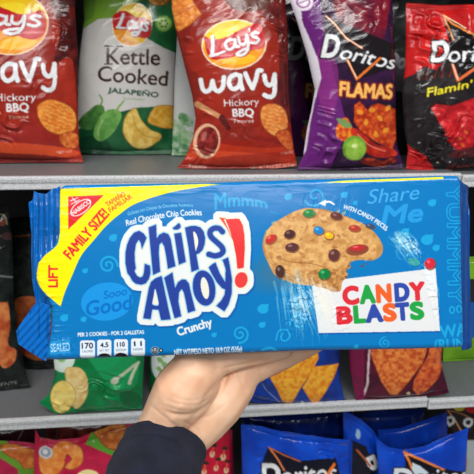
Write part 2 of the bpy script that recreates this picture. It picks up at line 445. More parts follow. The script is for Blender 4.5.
    A.ell(141.5, 256, 5.5, 12, (226, 232, 233), -6); A.ell(163, 256, 4, 10, (226, 232, 233), -6)
    logo(2.4, (232, 229, 214))
    NV = (36, 64, 152); rim = [(1.0, (150, 205, 232))]
    for q, hh in ((C, None), (h, None), (idot, None), (ist, None), (p, ph), (Aa, Ah), (h2, None), (y, None)): A.poly(q, NV, False, out=rim, hole=hh)
    A.poly(ph, (232, 229, 214), True); A.poly(Ah, (232, 229, 214))
    A.ell(*ora, 11.2, 17.8, NV, -9, out=rim); A.ell(ora[0]+.8, ora[1], 3.9, 11, (232, 229, 214), -9)
    A.stroke(s_c, 5.4, NV, True, out=rim)
    A.text('Real Chocolate Chip Cookies', (126.5, 226), (202, 215.2), 5.8, WHT, .25, arc=3.0)
    A.poly(ex, (226, 52, 52)); A.poly(exs, (226, 80, 50)); A.ell(241.2, 280, 6.4, 8, (228, 60, 60), 14)
    # cookie
    K = Z(250, 195, 3.16)
    ck = K((40, 155), (50, 118), (78, 88), (120, 62), (150, 48), (185, 41), (240, 47), (300, 66), (355, 90), (395, 120), (415, 150), (420, 170), (413, 192), (388, 206), (360, 205), (332, 207), (315, 216),
           (318, 228), (303, 240), (305, 256), (292, 270), (290, 286), (284, 302), (262, 306), (240, 294), (215, 288), (180, 285), (140, 280), (108, 268), (78, 252), (58, 215), (44, 185))
    A.poly(ck, (212, 162, 96), True, tex=((176, 120, 62), 7, 3, 2.0))
    A.poly([(a*.93+20, b*.93+15.5) for a, b in ck], (228, 182, 116), True, a=.75, tex=((190, 134, 74), 4.5, 8, 2.4))
    rs = random.Random(4)
    for k in range(170):
        x, yv = rs.uniform(266, 382), rs.uniform(210, 286)
        m_ = [((x-a)**2+(yv-b)**2) for a, b in ck]
        if yv > 262 and x > 336 or (x-318)**2/58**2+(yv-247)**2/38**2 > 1: continue
        r = rs.uniform(.6, 2)
        A.ell(x, yv, r*1.5, r*.8, (232, 184, 128) if k % 2 else (160, 100, 54), rs.uniform(-50, 50), .55)
    A.stroke(K((95, 200), (130, 212), (180, 215), (215, 222), (250, 235)), .9, (140, 84, 44), a=.7)
    A.stroke(K((60, 210), (90, 235), (130, 250)), .8, (150, 94, 50), a=.6)
    A.stroke(K((150, 60), (180, 90), (175, 115)), .8, (150, 94, 50), a=.6)
    A.stroke(K((318, 210), (305, 235), (302, 255), (290, 285)), 1.6, (150, 96, 56), a=.6)
    def candy(x, yv, rx, ry, c, rot=0):
        A.ell(x+.4, yv+.7, rx+.8, ry+.8, (110, 64, 36), rot, .7); A.ell(x, yv, rx, ry, c, rot)
        A.ell(x-rx*.3, yv-ry*.35, rx*.35, ry*.3, tuple(min(255, v+90) for v in c), rot, .6)
    A.ell(357.5, 250, 11.5, 5.5, (140, 72, 48), -8)
    for a in ((309.2, 213.4, 6, 4, (20, 120, 50), 0), (336.3, 216, 6, 3.6, (96, 44, 38), 15), (289.6, 234.2, 5.4, 4.4, (66, 30, 28), -10), (292, 247.3, 6.6, 4.4, (86, 44, 46), 0),
              (271, 239, 6, 3.8, (190, 44, 38), -35), (318.6, 230.4, 5, 4, (20, 124, 190), 20), (329, 235.6, 4.4, 3.4, (240, 180, 10), 10), (334, 255, 5.4, 6, (92, 48, 46), 0),
              (357.8, 248, 8, 3.2, (186, 40, 44), -5), (354.5, 228.2, 5.6, 3, (176, 56, 40), 10), (370, 226, 4.6, 2.2, (60, 70, 100), 15), (324.4, 274, 6, 5.4, (10, 120, 56), 0), (280, 271.4, 4.4, 6.4, (70, 44, 40), -10)): candy(*a)
    # card
    A.poly([(312, 286), (345, 279), (435.6, 268), (440, 331), (318.7, 333)], (222, 224, 226))
    A.poly([(318.7, 333), (440, 331), (440.2, 332.4), (319, 334.6)], (0, 84, 165))
    A.poly(K((240, 230), (305, 245), (303, 262), (291, 276), (286, 302), (264, 306), (238, 296), (200, 285), (180, 250)), (204, 154, 88), True, tex=((166, 106, 56), 3, 5, 2.6))
    candy(324.4, 274, 6, 5.4, (10, 120, 56))
    for x, yv, r in ((349, 266, .8), (352, 268, .6), (362, 266, 1.1), (367, 264, .7), (346, 277, 1), (350, 276, .6)): A.ell(x, yv, r*1.4, r, (110, 70, 40), 20)
    # pale wisps printed in place of film glare, under the cookie and off the card
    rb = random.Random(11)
    def glare_wisp(p, q, wd, n, spread, c, al):
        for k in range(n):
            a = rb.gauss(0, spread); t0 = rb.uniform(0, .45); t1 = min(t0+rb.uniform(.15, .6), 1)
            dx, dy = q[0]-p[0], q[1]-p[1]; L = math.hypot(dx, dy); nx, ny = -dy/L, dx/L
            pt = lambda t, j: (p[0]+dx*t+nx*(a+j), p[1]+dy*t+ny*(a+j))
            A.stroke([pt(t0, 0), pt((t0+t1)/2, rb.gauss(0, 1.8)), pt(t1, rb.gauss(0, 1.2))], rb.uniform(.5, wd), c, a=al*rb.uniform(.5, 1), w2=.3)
    glare_wisp((290, 270), (302, 348), 3.4, 60, 8, (170, 214, 228), .30)
    glare_wisp((300, 276), (322, 342), 3.0, 50, 7, (214, 232, 234), .42)
    glare_wisp((318, 282), (344, 336), 3.4, 40, 5, (240, 238, 222), .34)
    glare_wisp((394, 232), (424, 270), 3.2, 50, 5, (186, 226, 232), .36); glare_wisp((404, 236), (420, 262), 2.4, 18, 5, (232, 240, 236), .5)
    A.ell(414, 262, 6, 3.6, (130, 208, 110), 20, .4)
    glare_wisp((424, 262), (438, 310), 2.6, 26, 1.6, (226, 236, 240), .5)
    G = (30, 158, 66); O = (232, 96, 40); B2 = (46, 72, 164); R2 = (214, 44, 56)
    for ch, x0, x1, c in (('C', 343.5, 359, R2), ('A', 360.5, 375.5, G), ('N', 377, 391.5, O), ('D', 395.5, 409.5, B2), ('Y', 410.5, 425, R2)):
        yb = lambda x: 304-(x-343)*.062
        A.text(ch, (x0+.8, yb(x0)), (x1-.8, yb(x1)), 16.2, c, 1.35)
    for ch, x0, x1, c in (('B', 337.5, 352.5, R2), ('L', 354.5, 366, G), ('A', 366.5, 383, B2), ('S', 384, 396.5, O), ('T', 396.5, 409.5, B2), ('S', 411, 424, G)):
        yb = lambda x: 323.5-(x-337)*.062
        A.text(ch, (x0+.8, yb(x0)), (x1-.8, yb(x1)), 15.6, c, 1.35)
    candy(430, 263.5, 5.2, 5.4, (206, 40, 58))
    A.stroke([(334, 204.5), (330, 202), (325, 202)], 1.6, WHT, w2=2.2); A.poly([(318.5, 203.5), (326, 199.5), (325.5, 206)], WHT)
    A.text('Share', (367, 204), (418, 199), 14, (64, 164, 224), .1, .35); A.text('Me', (382, 224), (421, 221), 17.5, (34, 150, 218), .7, .3)
    A.text('WITH CANDY PIECES', (342.5, 208.5), (386, 231), 4.3, WHT, .2, arc=2.6)
    A.text('YUMMMY', (447, 186), (449, 303), 13.5, LB, 1.0); A.text('YUMMMY', (447, 186), (449, 303), 13.5, BLUE, -0.0)
    A.ell(452, 310, 3, 4, LB); A.ell(452, 310, 1.6, 2.6, BLUE); A.ell(459, 309, 3, 4, LB); A.ell(459, 309, 1.6, 2.6, BLUE)
    A.text('WA', (441, 338), (467, 335), 12, LB, .5); A.text('(RUN', (435, 350), (465, 348), 10, LB, .4)
    return A

def build_package():
    A = pack_art()
    D = .40
    top = [(59, 187.5), (64, 184.8), (75, 184.4), (120, 183.5), (205, 182.2), (305, 179), (400, 176.2), (445, 175), (459, 175.2), (462, 178)]
    bot = [(44, 360.5), (60, 361), (115, 358.6), (205, 355.3), (305, 351.7), (400, 350.2), (462, 348.4), (466, 348.5)]
    lef = [(59, 187.5), (57, 200), (57, 235), (53, 246), (44, 254), (37, 263), (34.5, 275), (37, 288), (46, 299), (50.5, 308), (50, 330), (46, 350), (44, 360.5)]
    rig = [(462, 178), (463, 230), (464.5, 300), (466, 348.5)]
    nu, nv = 940, 392
    def ease(n, e=.012):
        return np.linspace(0, 1, n)
    u, v = ease(nu), ease(nv)
    g = coons(top, bot, lef, rig, u, v)
    base = at_depth(g[..., 0], g[..., 1], D)
    px, py = g[..., 0], g[..., 1]
    dL, dR = u[None]*410, (1-u[None])*410; dT, dB = v[:, None]*176, (1-v[:, None])*176
    k = .000787
    def roll(d, r): d = np.minimum(d*k, r); return r-np.sqrt(np.maximum(r*r-(r-d)**2, 0))
    env = -roll(dT, .0045)-roll(dB, .005)-roll(dL, .004)-roll(dR, .006) + .0012*np.sin(np.pi*u)[None]*np.sin(np.pi*v)[:, None]
    env = np.broadcast_to(env, px.shape).copy()
    P = base+ZAX*env[..., None]
    ax, ay = project(P)
    # the film: tight in the middle, gathered at both ends, crinkled where it bridges gaps in the tray
    def blob(cx, cy, rx, ry, rot=0):
        r = math.radians(rot); x = (px-cx)*math.cos(r)+(py-cy)*math.sin(r); y = -(px-cx)*math.sin(r)+(py-cy)*math.cos(r)
        return np.exp(-(x/rx)**2-(y/ry)**2)
    w = .00010*(fbm(px/30, py/22, 5)-.5)*2
    e1 = np.exp(-dL/9)*(.5+.5*vnoise(py/9, px*0, 8)); w = w+.0016*e1*(ridge(py/7, px/30, 4)-.4)
    e2 = np.exp(-dR/6); w = w+.0010*e2*(ridge(py/9, px/25, 14)-.4)
    w = w+.0007*np.exp(-dT/6)*(ridge(px/30, py/9, 24)-.4)+.0006*np.exp(-dB/6)*(ridge(px/22, py/9, 34)-.4)
    w = w+.0016*blob(62, 347, 11, 10)*(ridge(px/5, py/9, 44)-.3)
    for cx, cy, rx, ry, rot, sd, am in ((301, 312, 17, 26, 15, 51, .0010), (343, 318, 9, 14, 0, 54, .0006), (411, 250, 11, 24, -35, 61, .0010), (434, 300, 4, 24, -14, 71, .0010), (327, 205, 30, 10, 10, 75, .0002)):
        r = math.radians(rot); xx = (px-cx)*math.cos(r)+(py-cy)*math.sin(r); yy = -(px-cx)*math.sin(r)+(py-cy)*math.cos(r)
        w = w+am*blob(cx, cy, rx, ry, rot)*(ridge(xx/5.5, yy/26, sd, 3)+.6*ridge(xx/11, yy/14, sd+3)-.6)
    # slack folds of clear film, like small overlapping shingles that face up towards the lamps
    for cx, cy, rx, ry, rot, sd in ((300, 308, 15, 26, 12, 81), (340, 318, 8, 13, 0, 84), (413, 252, 10, 22, -38, 87), (433, 298, 4, 22, -14, 90), (60, 347, 9, 9, 0, 93)):
        q = (py+fbm(px/9, py/13, sd)*16+px*.25)/8
        saw = q-np.floor(q); saw = np.where(saw < .86, saw/.86, (1-saw)/.14)
        w = w+.0007*(saw-.5)*np.clip(blob(cx, cy, rx, ry, rot)*1.8-.25, 0, 1)*(.3+vnoise(px/6, py/6, sd+1))
    # the peel label is a thicker film standing a little proud of the wrapper
    P = P+ZAX*w[..., None]
    root = tag(empty('cookie_package', at_depth(np.array(255.), np.array(355.), .42)), 'bright blue family size cookie package with bitten candy cookie, held up by the hand', 'cookie package')
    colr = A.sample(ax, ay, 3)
    n = nu*nv
    V = [P.reshape(-1, 3)]; Q = [grid_quads(nu, nv)]; Cc = [colr.reshape(-1, 3)]
    # sides and back of the wrapped tray
    idx = np.arange(n).reshape(nv, nu)
    loop = np.concatenate([idx[0], idx[1:, -1], idx[-1, -2::-1], idx[-2:0:-1, 0]])
    lp = P.reshape(-1, 3)[loop]; lc = lin(BLUE)*np.ones((len(loop), 1))
    cen = lp.mean(0); prev = loop; off = n
    for dz, s in ((-.005, 1.0), (-.011, .985), (-.022, .965), (-.032, .945), (-.0365, .932), (-.0388, .915), (-.0392, .7), (-.0392, .3), (-.0392, .02)):
        q = at_depth(*project(lp), D)*1.0
        q = cen+(q-cen)*s+ZAX*(dz+.004*0)
        q = q-ZAX*((q-cen)@ZAX-dz)[:, None]
        V.append(q); Cc.append(lc); cur = np.arange(off, off+len(loop)); off += len(loop)
        Q.append(np.stack([prev, np.roll(prev, -1), np.roll(cur, -1), cur], -1)); prev = cur
    me = raw_mesh('wrapper', np.vstack(V), np.vstack(Q), np.vstack(Cc))
    link('wrapper', me, M_PACK, root)
    def flap(name, top, bot, lef, rig, dzf, colr, rib, label, seed, nu=90, nv=160, horiz=False):
        u, v = np.linspace(0, 1, nu), np.linspace(0, 1, nv)
        g = coons(top, bot, lef, rig, u, v); px, py = g[..., 0], g[..., 1]
        dz = dzf(u[None]+0*v[:, None], v[:, None]+0*u[None])
        wr = rib(px, py)+.0006*(ridge(px/8, py/14, seed)-.4)
        Pf = at_depth(px, py, D-dz-wr); Pb = Pf-ZAX*.0009
        c = lin(colr)*np.ones((nu*nv, 1))
        c = c*(1-.35*(vnoise(px/3, py/30, seed+9).reshape(-1, 1) > .72))
        ed = grid_quads(nu, nv); n = nu*nv
        idx = np.arange(n).reshape(nv, nu); lo = np.concatenate([idx[0], idx[1:, -1], idx[-1, -2::-1], idx[-2:0:-1, 0]])
        side = np.stack([lo, np.roll(lo, -1), np.roll(lo, -1)+n, lo+n], -1)
        me = raw_mesh(name, np.vstack([Pf.reshape(-1, 3), Pb.reshape(-1, 3)]), np.vstack([ed, grid_quads(nu, nv, n, True), side]), np.vstack([c, c]))
        o = link(name, me, M_PACK, root)
        if label: o['label'] = label
    flap('end_seal', [(34, 191), (38, 193), (46, 194), (52, 189), (60, 186.5)], [(36, 303), (44, 304), (52, 306)],
         [(34, 191), (32.5, 200), (28.5, 202.5), (30, 218), (31.5, 235), (31, 255), (32, 280), (36, 303)], [(60, 186.5), (60, 235), (50, 262), (48, 280), (52, 306)],
         lambda U, V: -.013+.009*U**1.5, (0, 98, 180), lambda x, y: .0007*np.sin(x*1.15+.3*np.sin(y/9)), None, 3)
    flap('folded_corner', [(36.5, 302), (44, 303.5), (51, 306)], [(16, 331), (18, 344), (30, 352), (42, 359.5), (46, 361)],
         [(36.5, 302), (30, 310), (16, 331)], [(51, 306), (50, 330), (46, 361)],
         lambda U, V: -.007+.003*U, (0, 102, 188), lambda x, y: .0006*np.sin((x+y*.9)*.8), 'pleated triangular corner of the wrapper, sticking out at the lower left', 5)
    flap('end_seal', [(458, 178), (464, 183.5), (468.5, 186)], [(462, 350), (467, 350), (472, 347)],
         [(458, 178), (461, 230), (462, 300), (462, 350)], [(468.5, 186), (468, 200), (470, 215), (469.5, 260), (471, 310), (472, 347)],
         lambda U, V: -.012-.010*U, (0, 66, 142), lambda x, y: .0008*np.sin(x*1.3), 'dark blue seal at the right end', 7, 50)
build_package()

# ---------------------------------------------------------------- chip bags
def crinkles(*spots):
    """patches of sharply creased film: centre x, y, radii, height"""
    def f(px, py):
        a = 0
        for i, (cx, cy, rx, ry, h) in enumerate(spots):
            m = np.clip(1.6*np.exp(-((px-cx)/rx)**2-((py-cy)/ry)**2)-.15, 0, 1)
            q = vnoise(px/17+py/41, py/13-px/40, 300+i*7+int(cx))*3; tri = np.abs((q-np.floor(q))*2-1)
            a = a+.75*h*m*(tri-.5+.5*(ridge(px/16, py/12, 400+i+int(cy))-.4))
        return a
    return f
def floor_y(px, py, zs):
    return on_plane(np.array([float(px)]), np.array([float(py)]), (0, 0, zs), np.array((0, 0, 1.)))[0][1]
def chip_bag(name, label, cat, art, top, bottom, left, right, shelf_z=None, Y=None, lean=8, thick=.026, res=1.5, seed=1, back=(90, 90, 95), group=None,
             crumple=1.0, seals=(.03, .022), foot=None, tilt=0, extra=None, flare=0):
    """A pillow bag: outline given by four edges, printed film, crimped seals at both ends."""
    if Y is None:
        fx, fy = foot or ((bottom[0][0]+bottom[-1][0])/2, max(b[1] for b in bottom))
        Y = floor_y(fx, fy, shelf_z)+.004
        zb = shelf_z
    else: zb = shelf_z
    L = math.radians(lean); n = np.array((math.sin(math.radians(tilt)), -math.cos(L), math.sin(L))); n /= np.linalg.norm(n)
    fx = (bottom[0][0]+bottom[-1][0])/2
    p0 = np.array((xat(fx, 200, Y), Y, zb if zb is not None else 0))
    wpx = max(abs(right[len(right)//2][0]-left[len(left)//2][0]), 10); hpx = abs(bottom[0][1]-top[0][1])
    nu, nv = int(wpx*res), int(hpx*res)
    s0, s1 = seals
    u = np.linspace(0, 1, nu)
    bottom_pts = pl(bottom, np.linspace(0, 1, 5))
    root = tag(empty(name, on_plane(np.array([bottom_pts[2][0]]), np.array([bottom_pts[2][1]]), p0, n)[0]), label, cat, group)
    def surf(v, pillow=True):
        g = coons(top, bottom, left, right, u, v); px, py = g[..., 0], g[..., 1]
        base = on_plane(px, py, p0, n)
        U = u[None]; Vv = v[:, None]
        vv = np.clip((Vv-s0)/(1-s0-s1), 0, 1)
        prof = (np.clip(4*U*(1-U), 0, 1))**.62*(np.clip(4*vv*(1-vv), 0, 1))**.5*(.82+.28*vv)
        # corners of a pillow bag are pinched flat
        prof = prof*(1-.45*np.exp(-((np.minimum(U, 1-U)/.16)**2+(np.minimum(vv, 1-vv)/.10)**2)))
        env = thick*prof
        return g, px, py, base, env, U, vv
    def wrinkles(px, py, U, vv, sd):
        du = np.minimum(U, 1-U)*wpx; dv0 = vv*hpx; dv1 = (1-vv)*hpx
        a = .0016*(ridge(px/9+fbm(px/30, py/30, sd)*2, py/26, sd)-.35)*(np.exp(-dv1/20)+np.exp(-dv0/20))
        a = a+.0011*(ridge(px/26+py/60, py/17+px/90, sd+5)-.35)*(.35+np.exp(-du/16))
        a = a+.0010*(ridge((px+py)/30, (px-py)/44, sd+11)-.35)*(vnoise(px/40, py/40, sd+2))
        a = a+.0022*(fbm(px/34, py/40, sd+21, 2)-.5)
        if extra is not None: a = a+extra(px, py)
        return a*crumple*np.clip(np.minimum(U, 1-U)*14, .15, 1)
    v = np.linspace(s0, 1-s1, nv)
    g, px, py, base, env, U, vv = surf(v)
    P = base+n*env[..., None]
    ax, ay = project(P)
    P = P+n*(wrinkles(px, py, U, vv, seed)*1.35)[..., None]
    zmin = (shelf_z if shelf_z is not None else 0)+.0012
    P[..., 2] = np.maximum(P[..., 2], zmin)
    colr = art.sample(ax, ay, max(art.sc/res, 1))
    # back half, coarser
    kb = 4
    ui = np.unique(np.r_[np.arange(0, nu, kb), nu-1]); vi = np.unique(np.r_[np.arange(0, nv, kb), nv-1])
    Pb = base[np.ix_(vi, ui)]-n*(env[np.ix_(vi, ui)]*.8+.0006)[..., None]
    Pb[:, 0] = P[vi, 0]-n*.0005; Pb[:, -1] = P[vi, -1]-n*.0005
    Pb[..., 2] = np.maximum(Pb[..., 2], zmin)
    nb = len(ui)*len(vi)
    c2 = lin(back)*np.ones((nb, 1))
    me = raw_mesh('printed_film', np.vstack([P.reshape(-1, 3), Pb.reshape(-1, 3)]), np.vstack([grid_quads(nu, nv), grid_quads(len(ui), len(vi), nu*nv, True)]), np.vstack([colr.reshape(-1, 3), c2]))
    link('printed_film', me, M_BAG, root)
    # crimped seals: a ribbed strip at each end, zigzag outer edge
    for nm, va, vb in (('top_seal', 0, s0), ('bottom_seal', 1-s1, 1)):
        m = max(int((vb-va)*hpx*3), 6)
        v = np.linspace(va, vb, m)
        g, px, py, base, env, U, vv = surf(v)
        end = (v[:, None]-va)/(vb-va) if nm == 'bottom_seal' else 1-(v[:, None]-va)/(vb-va)
        rib = .0007*np.sin(end*math.pi*7)+.0016*(vnoise(px/7, py*0, seed+3)-.5)*end+.0035*(vnoise(px/22, py*0, seed+4)-.5)*end
        if nm == 'bottom_seal': rib = rib+flare*end
        Ps = base+n*(rib+(.0008))[..., None]
        Ps[-1 if nm == 'bottom_seal' else 0, ::2] += (base[-1, 0]-base[0, 0])*(-.06 if nm == 'bottom_seal' else .06)
        ax, ay = project(Ps); cs = art.sample(ax, ay, max(art.sc/res, 1))
        nn = nu*m; Ps[..., 2] = np.maximum(Ps[..., 2], zmin+.0008)
        me = raw_mesh(nm, np.vstack([Ps.reshape(-1, 3), (Ps-n*.0012).reshape(-1, 3)]), np.vstack([grid_quads(nu, m), grid_quads(nu, m, nn, True)]),
                      np.vstack([cs.reshape(-1, 3), cs.reshape(-1, 3)]))
        link(nm, me, M_BAG, root)
    return root

CREAM = (244, 236, 214); GOLD = (246, 190, 30); BAND = (196, 26, 34)
def lays_logo(A, cx, cy, rx, ry, rot, band, p0, p1, h, shear=.15):
    """round yellow and orange badge with a red ribbon and white script"""
    A.ell(cx, cy, rx+1.0, ry+1.0, CREAM, rot); A.ell(cx, cy, rx, ry, (248, 200, 24), rot)
    r = math.radians(rot); t = np.linspace(0, math.pi, 30)
    A.poly([(cx+rx*math.cos(a)*math.cos(r)-ry*math.sin(a)*math.sin(r), cy+rx*math.cos(a)*math.sin(r)+ry*math.sin(a)*math.cos(r)) for a in t], (238, 152, 30))
    A.ell(cx-rx*.1, cy-ry*.42, rx*.55, ry*.3, (254, 226, 50), rot, .8)
    A.ell(cx+rx*.15, cy+ry*.62, rx*.55, ry*.22, (250, 200, 40), rot, .7)
    A.poly(band, BAND, True)
    d = np.array(p1, float)-np.array(p0, float); L = np.hypot(*d); d /= L; nn = np.array((d[1], -d[0])); p0 = np.array(p0)
    def at(u, v): return tuple(p0+d*L*u+nn*h*v)
    for o, c in ((.045, (150, 16, 26)), (0, WHT)):
        q = lambda *p: [at(a+o*.3, b-o) for a, b in p]
        A.stroke(q((.13, 1.0), (.10, .5), (.05, .08)), h*.21, c); A.stroke(q((.02, .04), (.16, .05), (.30, .12)), h*.19, c, w2=h*.12)
        A.stroke(q((.50, .62), (.42, .66), (.34, .50), (.35, .22), (.42, .16), (.50, .32), (.53, .62), (.52, .25), (.57, .20)), h*.165, c)
        A.stroke(q((.60, .66), (.60, .36), (.66, .26), (.72, .40), (.76, .70), (.75, .2), (.69, -.16), (.58, -.28), (.50, -.18), (.58, -.06), (.70, .02)), h*.165, c)
        A.stroke(q((.97, .70), (.90, .74), (.85, .62), (.92, .48), (.96, .34), (.90, .20), (.81, .26)), h*.165, c)
        A.stroke(q((.83, 1.0), (.82, .84)), h*.11, c, w2=h*.06)
def chip(A, p, c=(240, 168, 72), c2=(214, 116, 44), sc=3, sd=1, edge=None, smooth=True):
    A.poly(p, c, smooth, out=[(.7, edge or tuple(int(v*.72) for v in c2))], tex=(c2, sc, sd, 2.2))
def wavy_lines(A, cx, cy, rx, ry, rot, n, c):
    r = math.radians(rot)
    for k in range(n):
        f = (k+.5)/n*2-1; hw = rx*math.sqrt(max(1-f*f, 0))*.9; yy = ry*f
        pts = [(cx+x*math.cos(r)-(yy+.6*math.sin(x*.8))*math.sin(r), cy+x*math.sin(r)+(yy+.6*math.sin(x*.8))*math.cos(r)) for x in np.linspace(-hw, hw, 8)]
        A.stroke(pts, 1.1, c, a=.45)

RUST = (158, 42, 26)
def wavy_common(A, text):
    K = Z(190, 20, 4.74)
    if text is not None: A.M = text
    w = 4.6
    O = [(.6, (120, 26, 18))]
    ps = [K((50, 282), (60, 325), (78, 338), (98, 322), (106, 288)), K((106, 288), (116, 325), (134, 336), (154, 318), (160, 270)),
          K((236, 262), (212, 258), (190, 272), (184, 300), (198, 324), (220, 322), (236, 300), (238, 268)), K((238, 262), (240, 300), (248, 326)),
          K((262, 252), (278, 290), (296, 322)), K((296, 322), (312, 280), (322, 240), (338, 238)),
          K((352, 262), (358, 292), (372, 308), (390, 300), (398, 268)), K((400, 258), (402, 320), (394, 356), (372, 364), (352, 354))]
    for q in ps: A.stroke(q, w, None, out=O)
    for q in ps: A.stroke(q, w, WHT)
    A.M = None
def art_wavy_centre():
    A = Art(150, -60, 320, 185, RUST, 3)
    A.poly([(150, -60), (320, -60), (320, 185), (150, 185)], RUST, tex=((140, 34, 24), 22, 5, 2.2))
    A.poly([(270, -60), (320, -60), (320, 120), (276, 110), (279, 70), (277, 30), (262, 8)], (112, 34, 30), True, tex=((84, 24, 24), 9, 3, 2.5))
    A.poly([(170, 22), (190, 22), (186, 60), (200, 80), (194, 110), (178, 100)], (120, 30, 24), True, a=.7)
    A.poly([(215, -30), (270, -30), (268, 6), (232, 8)], (96, 50, 40), True)
    A.poly([(180, -30), (216, -30), (214, 4), (196, 12)], (150, 44, 30), True)
    chip(A, [(168, -6), (188, -8), (193, 2), (201, 14), (190, 24), (178, 31), (172, 24), (170, 8)], (240, 158, 72), (206, 108, 44), 3, 4, smooth=False)
    for k in range(5): A.stroke([(170+k*6, 22-k*2.5-4), (178+k*5.4, 26-k*3.2-12)], 1.0, (190, 92, 36), a=.7)
    for cx, cy, rx, ry, c in ((242, 150, 56, 11, (206, 62, 32)), (242, 160, 60, 8, (224, 84, 48)), (250, 141, 40, 6, (130, 28, 24))): A.ell(cx, cy, rx, ry, c, 4, .65)
    A.ell(231, 132, 28, 9, (140, 44, 34), 0, .6)
    A.poly([(178, 160), (300, 150), (300, 176), (178, 176)], (150, 34, 24), a=.6)
    A.M = (1.112, 0, -21.3, 0, 1.112, -2.24)
    lays_logo(A, 229.5, 41.8, 28.3, 21.6, -4, [(202.5, 35), (210, 37.5), (222, 35), (238, 27), (250, 23), (255, 27), (258, 38), (255.5, 45), (246, 47), (232, 52), (218, 55), (207, 53)], (207.5, 52.8), (255, 42.5), 17)
    A.M = None
    wavy_common(A, None)
    A.text('Hickory', (224, 106.3), (259, 104.6), 6.8, WHT, .15); A.text('BBQ', (232.6, 116.5), (253.4, 116), 7.6, WHT, .2); A.text('Flavored', (234, 122.9), (253, 122.3), 3.4, WHT, .15)
    chip(A, [(262, 108), (270, 104), (280, 106), (286, 114), (287, 126), (281, 134), (274, 135), (265, 128), (261, 118)], (238, 160, 84), (218, 122, 56), 3, 2); wavy_lines(A, 274, 119, 11, 13, 15, 7, (180, 84, 34))
    chip(A, [(276, 134), (287, 130), (292, 140), (291, 150), (284, 146)], (214, 110, 54), (178, 70, 30), 3, 2)
    A.ell(206.5, 141, 13.5, 17.5, (226, 176, 140), 8); A.ell(207.5, 141, 10.8, 14.5, (104, 24, 24), 8, tex=((150, 50, 44), 4, 3, 2.4)); A.ell(204, 136, 2.4, 5, (190, 120, 110), 20, .7)
    A.stroke([(197, 104), (208, 110), (222, 118)], 6, (206, 146, 100), w2=4.4); A.stroke([(222, 118), (228, 128)], 7, (90, 28, 26), w2=5)
    A.text('NET WT 7 1/2 OZ (212.6g)', (250, 169.2), (295, 166.4), 3.2, (240, 220, 200), .1); A.text('Potato', (189, 167.4), (206, 168), 3.2, (240, 220, 200), .1)
    A.text('7 1/2 OZ', (281, 154.6), (293, 152.8), 2.4, (240, 220, 200), .05)
    return A
def art_wavy_left():
    A = Art(-80, -60, 105, 185, (196, 62, 32), 3)
    A.poly([(-80, -60), (105, -60), (105, 185), (-80, 185)], (170, 47, 29), tex=((138, 34, 24), 22, 9, 2.2))
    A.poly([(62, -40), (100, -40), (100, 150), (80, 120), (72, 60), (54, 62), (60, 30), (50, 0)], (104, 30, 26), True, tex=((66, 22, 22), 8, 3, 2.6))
    A.poly([(-30, 128), (30, 124), (70, 140), (76, 152), (20, 150), (-30, 150)], (150, 40, 36), True, a=.75)
    A.ell(20, 150, 60, 7, (224, 84, 40), 3, .8); A.ell(10, 158, 60, 5, (110, 24, 20), 2, .8)
    lays_logo(A, 12, 24, 35.8, 30, -8, [(-30, 18), (-20, 16), (-6, 6), (6, 9), (20, 14), (34, 12), (41, 10), (46, 18), (45, 32), (36, 39), (24, 38), (8, 32), (-10, 30), (-30, 36)], (-34, 26), (42, 30), 19)
    wavy_common(A, (1.142, 0, 57-276.7*1.142, 0, 1.17, 92-98.5*1.17))
    A.text('Hickory', (-5, 101), (36, 100.6), 7.4, WHT, .15); A.text('BBQ', (6.5, 111.4), (28.5, 110.8), 7.8, WHT, .2); A.text('Flavored', (9, 118.6), (28, 118.4), 3.6, (230, 190, 170), .15)
    chip(A, [(38, 106), (48, 100), (60, 102), (72, 109), (76, 120), (73, 130), (62, 134), (48, 130), (39, 118)], (238, 160, 72), (220, 122, 44), 3, 2); wavy_lines(A, 57, 117, 17, 14, 22, 7, (176, 80, 26))
    chip(A, [(60, 135), (72, 132), (79, 138), (77, 146), (68, 148), (61, 143)], (226, 136, 66), (190, 80, 34), 3, 2)
    A.text('NET WT', (57, 153.4), (72, 153), 2.6, (230, 200, 190), .1)
    return A
